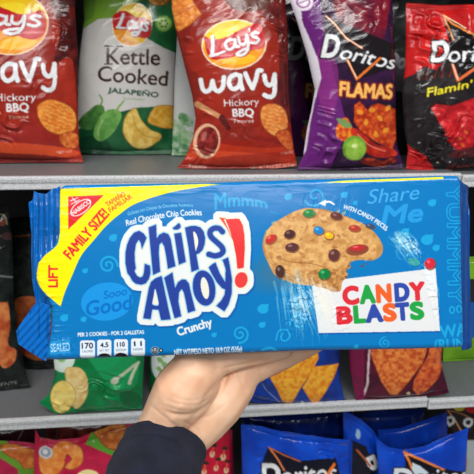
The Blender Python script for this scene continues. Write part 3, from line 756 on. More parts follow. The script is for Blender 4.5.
def art_kettle(M=None):
    A = Art(60, -60, 200, 185, (206, 202, 198), 3)
    A.M = M
    A.poly([(60, -60), (200, -60), (200, 17), (112, 17.5), (98, 19), (84, 28), (60, 34)], (118, 160, 52))
    A.poly([(60, -60), (95, -60), (95, 4), (88, 20), (60, 24)], (96, 138, 48), True)
    A.poly([(136, 2), (150, -6), (200, -10), (200, 60), (176, 53), (164, 48), (150, 40), (140, 34)], (44, 112, 62), False, tex=((30, 90, 50), 12, 3, 2))
    chip(A, [(146, -12), (172, -12), (168, 2), (158, 5), (150, 2)], (226, 170, 70), (150, 90, 40), 3, 3)
    A.ell(163.5, 23.4, 8.2, 8, (126, 178, 70)); A.ell(163.5, 23.4, 6.4, 6.2, (172, 208, 120))
    for k in range(6): A.ell(163.5+3.8*math.cos(k*1.05), 23.4+3.6*math.sin(k*1.05), 1.2, 1.2, (80, 130, 50))
    A.ell(163.5, 23.4, 2, 2, (210, 226, 170))
    lays_logo(A, 132, 24.4, 19, 21.4, 18, [(112.5, 17), (118, 11.5), (126, 11), (136, 17), (144, 17), (150.5, 22), (150.5, 33), (146, 38), (136, 36), (126, 29), (114.5, 29)], (116.2, 27.6), (147.6, 34), 14.5, .05)
    BR = (62, 42, 36)
    A.text('Kettle', (106.5, 63.6), (159.5, 65), 15.5, BR, .45); A.text('Cooked', (97.5, 80.6), (167, 85.6), 14.6, BR, .45)
    for x0, x1, yv in ((104.5, 112, 46), (104.5, 112, 64), (117, 122.5, 46.5)): A.stroke([(x0, yv), (x1, yv)], 1.5, BR, False)
    A.text('JALAPEÑO', (107.8, 92.2), (158, 97.2), 4.8, (52, 86, 66), .25); A.text('FLAVORED', (123, 99.4), (143.8, 100.6), 2.3, (130, 160, 110), .05)
    A.poly([(60, 136), (90, 124), (118, 112), (140, 107), (165, 106.5), (200, 105), (200, 185), (60, 185)], (38, 104, 60), tex=((22, 78, 46), 13, 4, 2.2))
    A.ell(90, 150, 22, 14, (18, 50, 36), 0, .6)
    P = Z(75, 80, 4.74)
    A.poly(P((70, 140), (100, 118), (132, 122), (140, 160), (110, 205), (70, 235), (25, 225), (14, 200), (35, 170)), (84, 134, 62), True, tex=((54, 104, 50), 5, 4, 2))
    A.stroke(P((120, 122), (128, 95), (116, 70)), 1.4, (96, 134, 60))
    A.poly(P((100, 205), (125, 165), (160, 140), (205, 142), (220, 165), (205, 210), (170, 260), (120, 290), (88, 262)), (118, 170, 84), True, tex=((84, 144, 66), 6, 6, 2))
    A.stroke(P((190, 150), (212, 120), (232, 98)), 2.6, (130, 168, 90), w2=1.6); A.stroke(P((130, 190), (112, 230), (108, 260)), 2, (178, 206, 140), a=.6)
    chip(A, P((382, 128), (430, 120), (470, 135), (474, 215), (440, 226), (392, 218), (350, 200), (352, 168)), (222, 178, 84), (196, 140, 40), 4, 6, (150, 110, 40))
    chip(A, P((280, 133), (245, 165), (230, 210), (232, 255), (262, 302), (305, 324), (352, 314), (400, 280), (402, 256), (350, 232), (310, 185), (292, 145)), (232, 202, 112), (206, 162, 66), 5, 3, (150, 120, 50))
    A.stroke(P((275, 165), (285, 215), (330, 262), (390, 275)), .8, (170, 120, 40), a=.8)
    return A
def art_white_green():
    A = Art(150, -60, 230, 185, (216, 218, 214), 2)
    for x, yv, r, c in ((176, 128, 12, (90, 150, 80)), (186, 120, 9, (60, 130, 60)), (178, 146, 14, (46, 120, 60)), (192, 140, 12, (110, 170, 90)), (170, 152, 9, (40, 110, 54)), (186, 156, 9, (70, 140, 70))):
        A.ell(x, yv, r, r*.6, c, 40, tex=((200, 215, 190), 5, int(x), 1.5))
    return A
def doritos_word(A, t, pD0, pD1, p0, p1, hD, h, sh=.25, col2=WHT):
    A.text('D', pD0, pD1, hD, None, .9, sh*.5, out=[(1.4, (18, 14, 18))]); A.text(t, p0, p1, h, None, .35, sh, out=[(1.4, (18, 14, 18))])
    A.text('D', pD0, pD1, hD, col2, .9, sh*.5); A.text(t, p0, p1, h, col2, .35, sh)
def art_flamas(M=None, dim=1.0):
    d = lambda c: tuple(v*dim for v in c)  # dim darkens every print colour, painting shade into the bag behind
    A = Art(250, -60, 430, 190, d((100, 32, 112)), 3)
    A.M = M
    A.poly([(330, -40), (430, -40), (430, 190), (330, 190), (345, 130), (335, 80), (322, 20)], d((58, 22, 66)), True, tex=(d((34, 14, 42)), 12, 3, 2))
    A.poly([(330, -30), (385, -30), (386, 30), (372, 52), (350, 34), (336, 14)], d((130, 22, 40)), True, tex=(d((86, 16, 44)), 10, 5, 2.4))
    A.poly([(318, 50), (335, 60), (338, 92), (330, 118), (318, 96)], d((150, 50, 130)), True, a=.6)
    A.poly([(284, -40), (296, -40), (300, 0), (302, 22), (310, 40), (318, 60), (321, 78), (315, 100), (310, 124), (306, 150), (300, 160), (284, 168)], d((222, 216, 226)), False)
    A.ell(303, 2, 10, 9, d((228, 216, 228))); A.ell(303, 2, 7, 6, d((150, 90, 150))); A.ell(303, 2, 5.4, 4.4, d((232, 224, 232))); A.stroke([(299, 3), (307, 0)], 1.2, d((150, 90, 150)))
    A.poly([(326, 16), (395, 44), (396, 66), (357, 80), (334, 50)], d((22, 16, 22)))
    tri = [(326, 16), (333, 22), (346, 38), (362, 48)]
    A.stroke(tri, 2.2, d((210, 110, 60)), False); A.stroke(tri, 1.0, d((250, 226, 200)), False)
    doritos_word(A, 'oritos', (321.5, 56.5), (336, 57.5), (338, 58), (393, 69), 22, 13.5, .3, d(WHT))
    v = [(347, 60), (356.5, 79), (380, 58)]
    A.stroke(v, 3.4, d((40, 20, 20)), False); A.stroke(v, 2.4, d((232, 118, 46)), False); A.stroke([(347, 60), (356.5, 78)], 1, d((250, 220, 190)), False)
    for o, c in ((1.2, (130, 36, 24)), (0, (246, 186, 96))):
        A.text('FLAMAS', (339.5, 95), (391.5, 98), 13.5, None if o else d(c), .5, 0, out=[(o, d(c))] if o else None, arc=-1)
    P = Z(290, 80, 4.31)
    chip(A, P((278, 108), (300, 92), (336, 130), (350, 110), (378, 100), (452, 125), (456, 250), (440, 300), (360, 260), (300, 215), (276, 180)), d((222, 96, 36)), d((168, 44, 20)), 3, 3, d((90, 24, 20)), False)
    for k, (x, yv) in enumerate(((372, 110), (380, 118), (366, 122), (386, 130), (360, 112), (376, 134), (388, 108))): A.ell(x, yv, 3.5, 2.2, d((244, 176, 50)), k*50, .7)
    A.poly(P((196, 215), (215, 175), (240, 160), (262, 190), (270, 235), (236, 262), (205, 250)), d((240, 150, 40)), True, tex=(d((200, 60, 30)), 3, 4, 3))
    A.poly(P((200, 165), (240, 172), (268, 200), (240, 205), (215, 190)), d((120, 150, 90)), True)
    A.poly(P((268, 205), (310, 225), (370, 275), (450, 300), (456, 325), (400, 335), (340, 322), (298, 278), (268, 240)), d((204, 50, 30)), True, tex=(d((150, 28, 24)), 6, 5, 2)); A.stroke(P((290, 232), (340, 280), (410, 306)), 1.4, d((244, 150, 120)), a=.7)
    A.ell(354, 148, 12, 12.5, d((112, 160, 50)), 20); A.ell(355, 149, 10, 10.5, d((168, 206, 84)), 20, tex=(d((130, 180, 60)), 5, 3, 2)); A.ell(354, 146, 3, 2, d((220, 236, 160)))
    chip(A, P((300, 345), (350, 335), (400, 350), (440, 330), (455, 350), (400, 372), (330, 365)), d((190, 60, 28)), d((90, 20, 20)), 3, 8, d((60, 16, 20)))
    A.poly(P((0, 385), (474, 372), (474, 450), (0, 450)), d((60, 26, 66)), a=.8)
    A.M = None
    return A
def art_red_black():
    A = Art(380, -40, 560, 190, (204, 34, 32), 3)
    A.poly([(380, -40), (560, -40), (560, 190), (380, 190)], (206, 34, 32), tex=((172, 22, 26), 16, 3, 2))
    A.poly([(398, 98), (404, 78), (414, 74), (424, 66), (436, 70), (448, 58), (560, 40), (560, 190), (398, 190)], (26, 20, 22), False, tex=((48, 44, 46), 10, 5, 1.6))
    for k in range(16):
        x = 414+k*4; A.stroke([(x, 80-k*.4), (x+2+(k % 3), 70-(k % 4)*2)], 1.6, (120, 40, 24) if k % 2 else (60, 26, 20), w2=.4)
    A.poly([(442, 15), (476, 34), (530, 46), (520, 74), (458, 84)], (20, 16, 18))
    A.stroke([(442, 15), (452, 24), (478, 36)], 2.2, (226, 130, 60), False); A.stroke([(442, 15), (448, 28), (453, 40)], 1.6, (226, 130, 60), False); A.stroke([(443, 16), (466, 28)], 1.0, (255, 230, 190), False)
    A.stroke([(452, 62), (458, 80), (478, 66), (500, 56)], 3, (226, 110, 60), False); A.stroke([(452, 62), (458, 79)], 1.2, (250, 210, 190), False)
    doritos_word(A, 'oritos', (431.5, 61), (446, 61.5), (447.5, 61.8), (506, 60), 20, 16, .2)
    A.text("Flamin'", (426.5, 96.8), (471, 87), 8.2, (230, 214, 40), .35, .35, h1=6.6)
    A.text('HOT', (476, 92), (505, 84), 12, (230, 60, 40), .6, .3)
    chip(A, [(431, 108), (436, 104), (452, 106), (474, 98), (500, 96), (512, 102), (490, 132), (470, 148), (458, 151.5), (450, 142), (440, 124)], (212, 46, 50), (170, 24, 32), 4, 3, (100, 14, 20), False)
    for x, yv in ((460, 138), (466, 132), (463, 145)): A.ell(x, yv, 2.6, 1.4, (230, 120, 40), 40, .7)
    A.ell(470, 152, 22, 5, (90, 30, 34), -8, .8)
    A.poly([(396, 140), (412, 148), (424, 156), (434, 170), (430, 190), (396, 190)], (178, 26, 28), True)
    for k in range(6): A.stroke([(446+k*5, 170-k), (449+k*5, 166-(k % 2)*2)], 1.2, (150, 30, 34))
    return A
def art_dark(x0, y0, x1, y1, kind):
    A = Art(x0, y0, x1, y1, (26, 28, 26), 3)
    A.poly([(x0, y0), (x1, y0), (x1, y1), (x0, y1)], (22, 26, 24), tex=((50, 56, 50), 12, 3, 1.4))
    return A

SX = 'bags of chips on the upper shelf'
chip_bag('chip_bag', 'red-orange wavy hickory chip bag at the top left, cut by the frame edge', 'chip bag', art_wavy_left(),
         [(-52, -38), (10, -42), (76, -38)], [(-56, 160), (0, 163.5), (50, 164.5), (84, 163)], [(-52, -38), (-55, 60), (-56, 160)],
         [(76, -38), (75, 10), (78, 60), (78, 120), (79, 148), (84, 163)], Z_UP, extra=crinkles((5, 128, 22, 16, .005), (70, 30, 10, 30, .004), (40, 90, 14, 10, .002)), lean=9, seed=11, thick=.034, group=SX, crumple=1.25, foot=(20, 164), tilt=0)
chip_bag('chip_bag', 'white and green kettle cooked jalapeño chip bag between the two red-orange bags', 'chip bag', art_kettle(),
         [(82, -40), (130, -42), (182, -38)], [(79, 153), (120, 155.5), (171, 154)], [(82, -40), (84, 20), (79, 60), (76, 120), (79, 153)],
         [(182, -38), (177, 40), (174, 90), (173, 130), (171, 154)], Z_UP, lean=8, seed=23, thick=.03, group=SX, crumple=.9, foot=(125, 155.5))
chip_bag('chip_bag', 'white chip bag with green leaves, mostly hidden behind the middle red-orange bag', 'chip bag', art_white_green(),
         [(179, -36), (200, -38), (226, -36)], [(171.5, 157), (190, 158), (226, 157)], [(179, -36), (177, 40), (174.5, 80), (173.5, 120), (171.5, 157)],
         [(226, -36), (228, 60), (226, 157)], Z_UP, Y=1.075, lean=6, seed=31, thick=.02, group=SX, res=1.2)
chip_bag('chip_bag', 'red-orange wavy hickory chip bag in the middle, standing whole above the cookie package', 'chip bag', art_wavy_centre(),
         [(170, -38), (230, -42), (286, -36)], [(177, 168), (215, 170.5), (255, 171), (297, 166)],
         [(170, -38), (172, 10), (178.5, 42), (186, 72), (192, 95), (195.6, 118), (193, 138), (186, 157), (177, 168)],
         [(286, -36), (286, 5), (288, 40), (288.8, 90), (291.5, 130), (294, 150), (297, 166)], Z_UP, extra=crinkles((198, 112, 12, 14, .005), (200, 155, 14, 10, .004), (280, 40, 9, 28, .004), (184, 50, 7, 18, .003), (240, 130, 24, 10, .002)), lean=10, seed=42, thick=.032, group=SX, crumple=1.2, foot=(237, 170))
chip_bag('chip_bag', 'dim purple chip bag with shade put into its print, seen in the gap left of the bright purple bag', 'chip bag', art_flamas((1, 0, -34, 0, 1, 2), .5),
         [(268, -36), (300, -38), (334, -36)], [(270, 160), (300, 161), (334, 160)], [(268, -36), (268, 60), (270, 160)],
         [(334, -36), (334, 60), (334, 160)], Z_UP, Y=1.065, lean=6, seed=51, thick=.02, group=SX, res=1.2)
chip_bag('chip_bag', 'bright purple flame chip bag with a halved lime and a white side stripe', 'chip bag', art_flamas(),
         [(288, -38), (340, -42), (392, -38)], [(297, 171), (330, 172.5), (370, 171), (404, 168)],
         [(288, -38), (290, 0), (298, 24), (308, 58), (315, 90), (311, 112), (307, 130), (303.5, 155), (297, 171)],
         [(392, -38), (393, 20), (395, 60), (395.6, 100), (397, 145), (404, 168)], Z_UP, extra=crinkles((328, 150, 13, 16, .006), (322, 118, 7, 14, .004), (315, 170, 16, 5, .004), (380, 18, 16, 16, .003)), lean=9, seed=66, thick=.032, group=SX, crumple=1.1, foot=(340, 171))
chip_bag('chip_bag', 'red and black spicy chip bag with yellow script, rightmost on the upper shelf', 'chip bag', art_red_black(),
         [(406, 3), (440, 5.5), (480, 4), (520, 3)], [(406, 169), (440, 172), (480, 172), (520, 170)],
         [(406, 3), (406, 40), (405, 70), (402, 92), (404, 128), (408, 150), (406, 169)],
         [(520, 3), (522, 80), (520, 170)], Z_UP-.003, extra=crinkles((424, 40, 15, 26, .006), (440, 130, 18, 22, .006), (424, 152, 16, 12, .005), (462, 50, 16, 14, .003), (455, 160, 26, 8, .003)), lean=9, seed=78, thick=.032, group=SX, crumple=1.9, foot=(455, 171.5))
A = art_dark(360, -60, 480, 180, 0)
A.poly([(386, 52), (404, 58), (406, 92), (388, 90)], (90, 86, 92)); A.text('Do', (386, 66), (404, 68), 14, (150, 146, 150), .6, .2)
chip_bag('chip_bag', 'black chip bag, only its dark edge showing between the purple and red bags', 'chip bag', A,
         [(376, -36), (400, -38), (450, -36)], [(376, 158), (410, 159), (450, 158)], [(376, -36), (378, 60), (376, 158)],
         [(450, -36), (450, 60), (450, 158)], Z_UP, Y=1.07, lean=6, seed=81, thick=.02, group=SX, res=1.1)

# ---------------------------------------------------------------- middle shelf
MX = 'bags of chips on the middle shelf'
def plain(x0, y0, x1, y1, c, c2, sc=14, sd=3, k=3, con=1.8):
    A = Art(x0, y0, x1, y1, c, k); A.poly([(x0, y0), (x1, y0), (x1, y1), (x0, y1)], c, tex=(c2, sc, sd, con)); return A
A = plain(-110, 180, 70, 410, (30, 40, 36), (16, 18, 18), 9)
A.poly([(-60, 300), (0, 302), (8, 304), (10, 326), (8, 344), (16, 350), (14, 362), (4, 368), (-10, 360), (-60, 366)], (206, 128, 70), True, tex=((168, 70, 36), 8, 4, 2.4))
A.stroke([(-40, 236), (0, 236), (40, 234)], 1.6, (130, 80, 40)); A.stroke([(0, 214), (5, 216), (7, 224)], 1.4, (190, 170, 140))
A.ell(2, 222, 4, 4, (150, 80, 60)); A.ell(8, 236, 7, 4, (70, 44, 44))
A.text('CALIENTE', (-14, 388), (17, 384), 3.4, (150, 156, 146), .15, .2)
A.stroke([(0, 276), (12, 277)], 2, (110, 112, 110))
chip_bag('chip_bag', 'black chip bag with orange chips at the left edge of the middle shelf', 'chip bag', A,
         [(-90, 206), (-20, 207), (8, 207)], [(-92, 393), (-20, 393), (30, 387)], [(-90, 206), (-92, 393)], [(8, 207), (12, 240), (14, 300), (20, 350), (30, 387)],
         Z_MID, lean=8, seed=101, thick=.028, group=MX, foot=(-20, 393), crumple=1.5)
A = plain(-20, 180, 120, 400, (34, 40, 36), (14, 15, 15), 8, 7)
A.poly([(14, 302), (34, 296), (60, 300), (60, 350), (34, 360), (14, 340)], (170, 92, 50), True, tex=((110, 50, 30), 8, 4, 2.4))
A.stroke([(-20, 236), (20, 236), (60, 230)], 2, (120, 70, 36))
A.ell(12, 350, 14, 9, (100, 34, 28), a=.8)
chip_bag('chip_bag', 'dark chip bag half hidden behind the left end of the cookie package', 'chip bag', A,
         [(4, 218), (30, 216), (60, 218)], [(6, 366), (40, 369), (62, 367)], [(4, 218), (6, 366)], [(60, 218), (58, 300), (62, 367)],
         Z_MID, Y=1.03, lean=7, seed=111, thick=.02, group=MX, crumple=1.3)
A = plain(20, 200, 170, 430, (0, 140, 76), (0, 116, 60), 16, 7)
A.ell(62, 356, 13, 16, (216, 232, 220)); A.ell(62, 356, 5, 6, (130, 190, 120), 20)
A.poly([(82, 340), (130, 350), (138, 380), (120, 392), (96, 370)], (24, 160, 92), True, a=.8)
P = Z(35, 340, 3.65)
chip(A, P((112, 110), (140, 98), (172, 110), (190, 150), (186, 205), (160, 244), (136, 240), (120, 180)), (238, 214, 148), (224, 186, 110), 4, 3, (196, 160, 90))
chip(A, P((62, 185), (80, 158), (110, 150), (136, 172), (146, 205), (130, 242), (98, 264), (70, 250), (58, 215)), (242, 222, 130), (228, 196, 100), 4, 5, (196, 160, 90))
A.stroke(P((280, 155), (320, 125), (370, 85)), 3.6, (190, 200, 168), w2=2.6); A.stroke(P((345, 155), (355, 125), (378, 80)), 3.6, (200, 208, 176), w2=2.4)
A.ell(*P((290, 150))[0], 4.4, 3.4, (200, 205, 180), -40)
A.ell(*P((350, 215))[0], 12, 8, (0, 96, 52), 20, .8)
chip_bag('chip_bag', 'bright green chip bag with pale round chips below the left half of the package', 'chip bag', A,
         [(50, 232), (100, 230), (144, 232)], [(39, 403), (57, 414), (90, 413), (142, 412)], [(50, 232), (50, 300), (53, 350), (55, 375), (49, 394), (39, 403)], [(144, 232), (146, 320), (143, 380), (142, 412)],
         Z_MID, extra=crinkles((110, 385, 22, 16, .004), (64, 405, 14, 7, .004)), lean=7, seed=121, thick=.03, group=MX, foot=(90, 413.5), crumple=1.5)
A = plain(130, 200, 240, 420, (8, 110, 54), (6, 84, 42), 16, 9)
A.ell(163, 362, 12, 20, (226, 236, 230)); 
for x, yv, r in ((160, 360, 3), (165, 365, 3.4), (159, 369, 2.6), (163, 355, 2.4)): A.ell(x, yv, r*1.2, r*.8, (140, 190, 110), 40)
chip_bag('chip_bag', 'green chip bag with a white oval badge, between the bright green bag and the wrist', 'chip bag', A,
         [(151, 232), (190, 230), (224, 232)], [(150, 402), (190, 404), (224, 401)], [(151, 232), (149, 330), (150, 402)], [(224, 232), (226, 330), (224, 401)],
         Z_MID, Y=.925, lean=7, seed=131, thick=.024, group=MX, crumple=.8)
A = plain(220, 200, 360, 430, (18, 62, 160), (10, 40, 120), 14, 3)
TC = ((250, 190, 60), (232, 134, 30), 2.6)
P = Z(224, 340, 3.95)
chip(A, P((368, 48), (350, 58), (270, 105), (184, 148), (205, 185), (232, 240), (250, 254), (268, 244), (300, 190), (340, 130), (372, 70)), TC[0], TC[1], 2.6, 3, (226, 130, 30), False)
chip(A, P((450, 94), (430, 98), (350, 108), (335, 150), (312, 188), (335, 225), (352, 254), (368, 250), (400, 200), (430, 150)), TC[0], TC[1], 2.6, 5, (226, 130, 30), False)
A.ell(302, 402.5, 2, 1.4, (240, 240, 230)); A.stroke([(262, 384), (268, 392), (280, 402)], 1, (220, 225, 240), a=.5)
chip_bag('chip_bag', 'royal blue chip bag with two triangular orange chips, right of the hand', 'chip bag', A,
         [(238, 234), (290, 232), (336, 234)], [(232, 399), (280, 405.5), (310, 406), (346, 406)], [(238, 234), (236, 330), (234, 380), (232, 399)], [(336, 234), (338, 330), (340, 380), (346, 406)],
         Z_MID, extra=crinkles((262, 386, 16, 12, .005)), lean=7, seed=141, thick=.03, group=MX, foot=(290, 404), crumple=1.2)
A = plain(330, 200, 470, 430, (92, 16, 48), (64, 10, 36), 12, 3)
A.stroke([(369, 350), (368, 370), (367, 384), (362, 398)], 2.0, (214, 190, 200)); A.poly([(340, 340), (364, 340), (364, 400), (340, 400)], (118, 20, 66), a=.9)
P = Z(334, 340, 3.386)
chip(A, P((122, 0), (126, 52), (160, 140), (190, 183), (212, 184), (260, 130), (300, 80), (322, 0)), (232, 140, 66), (190, 74, 34), 3, 3, (130, 50, 30), False)
chip(A, P((330, 0), (316, 60), (270, 138), (266, 165), (282, 185), (312, 172), (352, 130), (368, 80), (376, 0)), (226, 120, 58), (180, 60, 34), 3, 5, (120, 40, 30), False)
A.ell(408, 393, 2, 1.4, (220, 200, 150))
chip_bag('chip_bag', 'maroon chip bag with orange chips below the white card print of the package', 'chip bag', A,
         [(350, 234), (400, 232), (442, 234)], [(356, 400), (380, 401), (420, 398), (449, 393)], [(350, 234), (348, 330), (350, 370), (356, 400)], [(442, 234), (443, 330), (441, 362), (449, 393)],
         Z_MID, extra=crinkles((358, 380, 10, 20, .004)), lean=7, seed=151, thick=.03, group=MX, foot=(400, 399.5), crumple=1.1)
A = plain(430, 200, 580, 400, (124, 178, 40), (96, 152, 30), 14, 3)
A.poly([(455, 278), (500, 280), (500, 306), (455, 300)], (40, 40, 44)); A.poly([(455, 300), (500, 306), (500, 340), (455, 336)], (30, 90, 170))
chip_bag('chip_bag', 'lime green chip bag standing back on the right section of the middle shelf', 'chip bag', A,
         [(444, 258), (490, 256), (540, 258)], [(443, 362), (490, 360), (540, 358)], [(444, 258), (443, 362)], [(540, 258), (542, 320), (540, 358)],
         Z_MID-.006, lean=5, seed=161, thick=.022, group=MX, foot=(490, 361), crumple=.7)

# ---------------------------------------------------------------- lowest shelf: only the tops of the bags show
LX = 'bags of chips on the lowest shelf'
def low_bag(label, A, top, xb, Y, seed, lean=6, thick=.03, crumple=1.2, res=1.3, extra=None, name='chip_bag'):
    yb = 0
    # pixel row of the shelf at this depth
    ys = np.linspace(450, 1100, 400); zz = np.array([zat(237, y, Y) for y in ys]); yb = float(np.interp(-Z_LOW, -zz, ys))
    l0, r0 = top[0], top[-1]
    return chip_bag(name, label, 'chip bag', A, top, [(xb[0], yb), ((xb[0]+xb[1])/2, yb+1), (xb[1], yb)], [l0, (l0[0]*.7+xb[0]*.3, l0[1]*.7+yb*.3), (xb[0], yb)],
                    [r0, (r0[0]*.7+xb[1]*.3, r0[1]*.7+yb*.3), (xb[1], yb)], Z_LOW, Y=Y, lean=lean, seed=seed, thick=thick, group=LX, crumple=crumple, res=res, seals=(.035, .02), extra=extra)
A = plain(-90, 400, 70, 700, (196, 40, 84), (160, 24, 64), 10, 3, 3)
A.poly([(-90, 430), (6, 440), (22, 462), (40, 474), (40, 480), (26, 474), (0, 458), (-90, 440)], (110, 160, 50)); A.poly([(18, 466), (40, 466), (40, 700), (22, 700)], (100, 150, 40))
chip(A, [(0, 446), (12, 444), (26, 448), (37, 452), (38, 464), (26, 468), (18, 460), (6, 454)], (226, 142, 62), (190, 92, 40), 5, 3)
low_bag('pink and lime chip bag with orange chips, in the bottom left corner', A, [(-80, 441), (-20, 440), (20, 442), (38, 444)], (-84, 46), .90, 201)
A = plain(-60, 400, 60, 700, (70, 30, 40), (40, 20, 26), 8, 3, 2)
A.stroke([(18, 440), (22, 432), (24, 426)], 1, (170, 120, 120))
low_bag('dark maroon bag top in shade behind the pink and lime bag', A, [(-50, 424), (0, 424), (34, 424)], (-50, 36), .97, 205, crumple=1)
A = plain(20, 400, 150, 700, (206, 36, 78), (184, 26, 64), 12, 5, 3)
P = Z(50, 425, 5.925)
chip(A, P((-60, 160), (0, 150), (50, 105), (90, 95), (130, 110), (175, 130), (192, 170), (190, 215), (160, 250), (120, 262), (90, 250), (110, 225), (130, 200), (100, 170), (85, 200), (80, 240), (40, 290), (-20, 300), (-60, 260)), (240, 160, 80), (222, 118, 48), 5, 3)
A.ell(45.5, 452.5, 7, 6.4, (206, 208, 210), 20); A.ell(45.5, 452.5, 5, 4.6, (150, 160, 170), 20); A.ell(45, 452, 2.6, 2.8, (225, 228, 230))
A.poly(P((210, 110), (245, 40), (270, 55), (330, 130), (380, 150), (440, 150), (440, 300), (370, 180), (300, 150)), (92, 160, 50))
chip(A, P((262, 40), (300, 0), (440, -10), (440, 120), (380, 140), (330, 125), (290, 80)), (214, 136, 60), (170, 84, 34), 5, 8)
A.ell(88, 478, 12, 8, (246, 226, 160))
low_bag('magenta chip bag with a pale round badge, beside the navy sleeve', A, [(35.5, 428), (40, 437), (56, 440), (78, 438), (96, 431), (112, 424), (138, 420)], (30, 142), .875, 211, extra=crinkles((96, 462, 14, 10, .004), (44, 438, 8, 8, .003)))
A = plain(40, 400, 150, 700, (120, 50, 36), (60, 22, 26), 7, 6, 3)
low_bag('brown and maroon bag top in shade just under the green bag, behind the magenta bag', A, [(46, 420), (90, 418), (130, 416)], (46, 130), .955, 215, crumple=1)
A = plain(180, 400, 260, 700, (206, 26, 58), (176, 16, 44), 12, 5, 3)
for x, yv, r in ((212, 454, 3.4), (223, 457, 3.6), (216, 468, 3), (226, 470, 3.2), (204, 472, 3)):
    A.ell(x, yv, r*.75, r, (232, 190, 150), 20); A.stroke([(x, yv), (x+1, yv-7)], 1.6, (220, 90, 60)); A.ell(x+2, yv-9, 3, 1.8, (60, 40, 30))
A.poly([(229, 400), (260, 400), (260, 700), (232, 700)], (120, 14, 50), a=.8)
low_bag('crimson chip bag with small cream spots, showing right under the wrist', A, [(176, 432), (200, 431), (232, 429)], (178, 236), .90, 221)
def art_blue(kind):
    A = plain(200, 390, 520, 700, (14, 80, 208), (8, 58, 174), 18, 3+kind, 3)
    if kind == 0:
        A.poly([(268, 446), (300, 460), (336, 458), (346, 500), (268, 500), (262, 462)], (16, 18, 34)); 
        A.stroke([(269, 447), (277, 458), (284, 470)], 1.8, (214, 120, 70), False); A.stroke([(269, 447), (284, 455), (300, 461)], 1.4, (190, 100, 60), False)
        doritos_word(A, 'oritos', (262, 486), (279, 486), (281, 486), (336, 482), 22, 20, .1)
        A.stroke([(322, 486), (328, 474), (334, 464)], 3, (240, 120, 40))
    if kind == 1:
        A.poly([(404, 452), (440, 468), (466, 472), (460, 520), (410, 520)], (14, 16, 26))
        A.stroke([(404, 452), (409, 461), (414, 474)], 2.4, (232, 130, 60), False); A.stroke([(404, 452), (420, 459), (444, 470)], 2.4, (232, 130, 60), False)
        A.poly([(412, 462), (420, 466), (430, 474), (412, 480)], (206, 220, 232))
        doritos_word(A, 'oritos', (394, 488), (412, 488), (414, 488), (468, 484), 19, 18, .1, (220, 226, 232))
    if kind == 2:
        A.poly([(352, 440), (366, 446), (376, 474), (378, 560), (350, 560)], (16, 18, 36)); 
        A.text('D', (366, 459), (371, 470), 8, WHT, 1.2, 0, out=[(1.4, (16, 16, 26))]); A.text('D', (366, 459), (371, 470), 8, WHT, .8)
        A.stroke([(357, 450), (364, 458), (370, 466)], 2, (180, 90, 50)); A.ell(358, 434, 2.4, 5, (150, 190, 220)); A.poly([(362, 412), (372, 414), (372, 420), (362, 418)], (40, 110, 190))
    return A
low_bag('blue chip bag with a large white word, bottom centre right of the crimson bag', art_blue(0), [(241, 424), (262, 426), (279, 431), (306, 435), (330, 438), (349, 440)], (244, 352), .88, 231, crumple=1.4, extra=crinkles((338, 448, 20, 12, .006), (262, 456, 10, 16, .004)))
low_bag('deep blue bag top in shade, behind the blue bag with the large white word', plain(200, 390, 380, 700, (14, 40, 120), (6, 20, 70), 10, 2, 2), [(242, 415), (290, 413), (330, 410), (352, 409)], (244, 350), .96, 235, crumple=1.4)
low_bag('blue chip bag turned aside, with a slanted white letter, left of the rightmost blue bag', art_blue(2), [(343, 411), (352, 414), (362, 420), (372, 429), (380, 440)], (346, 380), .90, 241, crumple=1.0, thick=.018)
low_bag('bright blue chip bag with an orange triangle, its top dipping between two raised corners', art_blue(1), [(376, 438), (388, 447), (404, 450), (424, 446), (446, 436), (468, 427)], (384, 462), .865, 245, crumple=1.0, thick=.024)
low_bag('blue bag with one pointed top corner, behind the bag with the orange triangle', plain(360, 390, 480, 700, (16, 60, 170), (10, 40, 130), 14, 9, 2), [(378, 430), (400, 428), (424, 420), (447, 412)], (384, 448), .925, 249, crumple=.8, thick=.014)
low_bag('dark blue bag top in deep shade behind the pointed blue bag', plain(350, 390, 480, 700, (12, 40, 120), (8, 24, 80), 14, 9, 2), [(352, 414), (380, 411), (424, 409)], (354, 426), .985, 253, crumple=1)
A = plain(430, 380, 560, 700, (40, 30, 30), (18, 14, 16), 8, 3, 3)
A.stroke([(448, 411), (456, 422), (464, 436)], 1.6, (200, 140, 90)); A.stroke([(447, 410), (462, 414), (474, 420)], 1.2, (170, 110, 70)); A.text('D', (449, 426), (456, 422), 8, (200, 205, 205), .8); A.text('O', (466, 428), (474, 424), 8, (200, 205, 205), .8)
A.ell(459, 407, 6, 4, (210, 190, 50)); A.ell(472, 408, 7, 5, (200, 30, 36)); A.poly([(466, 440), (500, 440), (500, 500), (466, 500)], (170, 180, 180)); A.ell(462, 462, 5, 14, (190, 110, 50))
low_bag('black chip bag with white letters, yellow and red spots, bottom right corner', A, [(444, 405), (470, 402), (520, 400)], (448, 524), .96, 257, crumple=1)

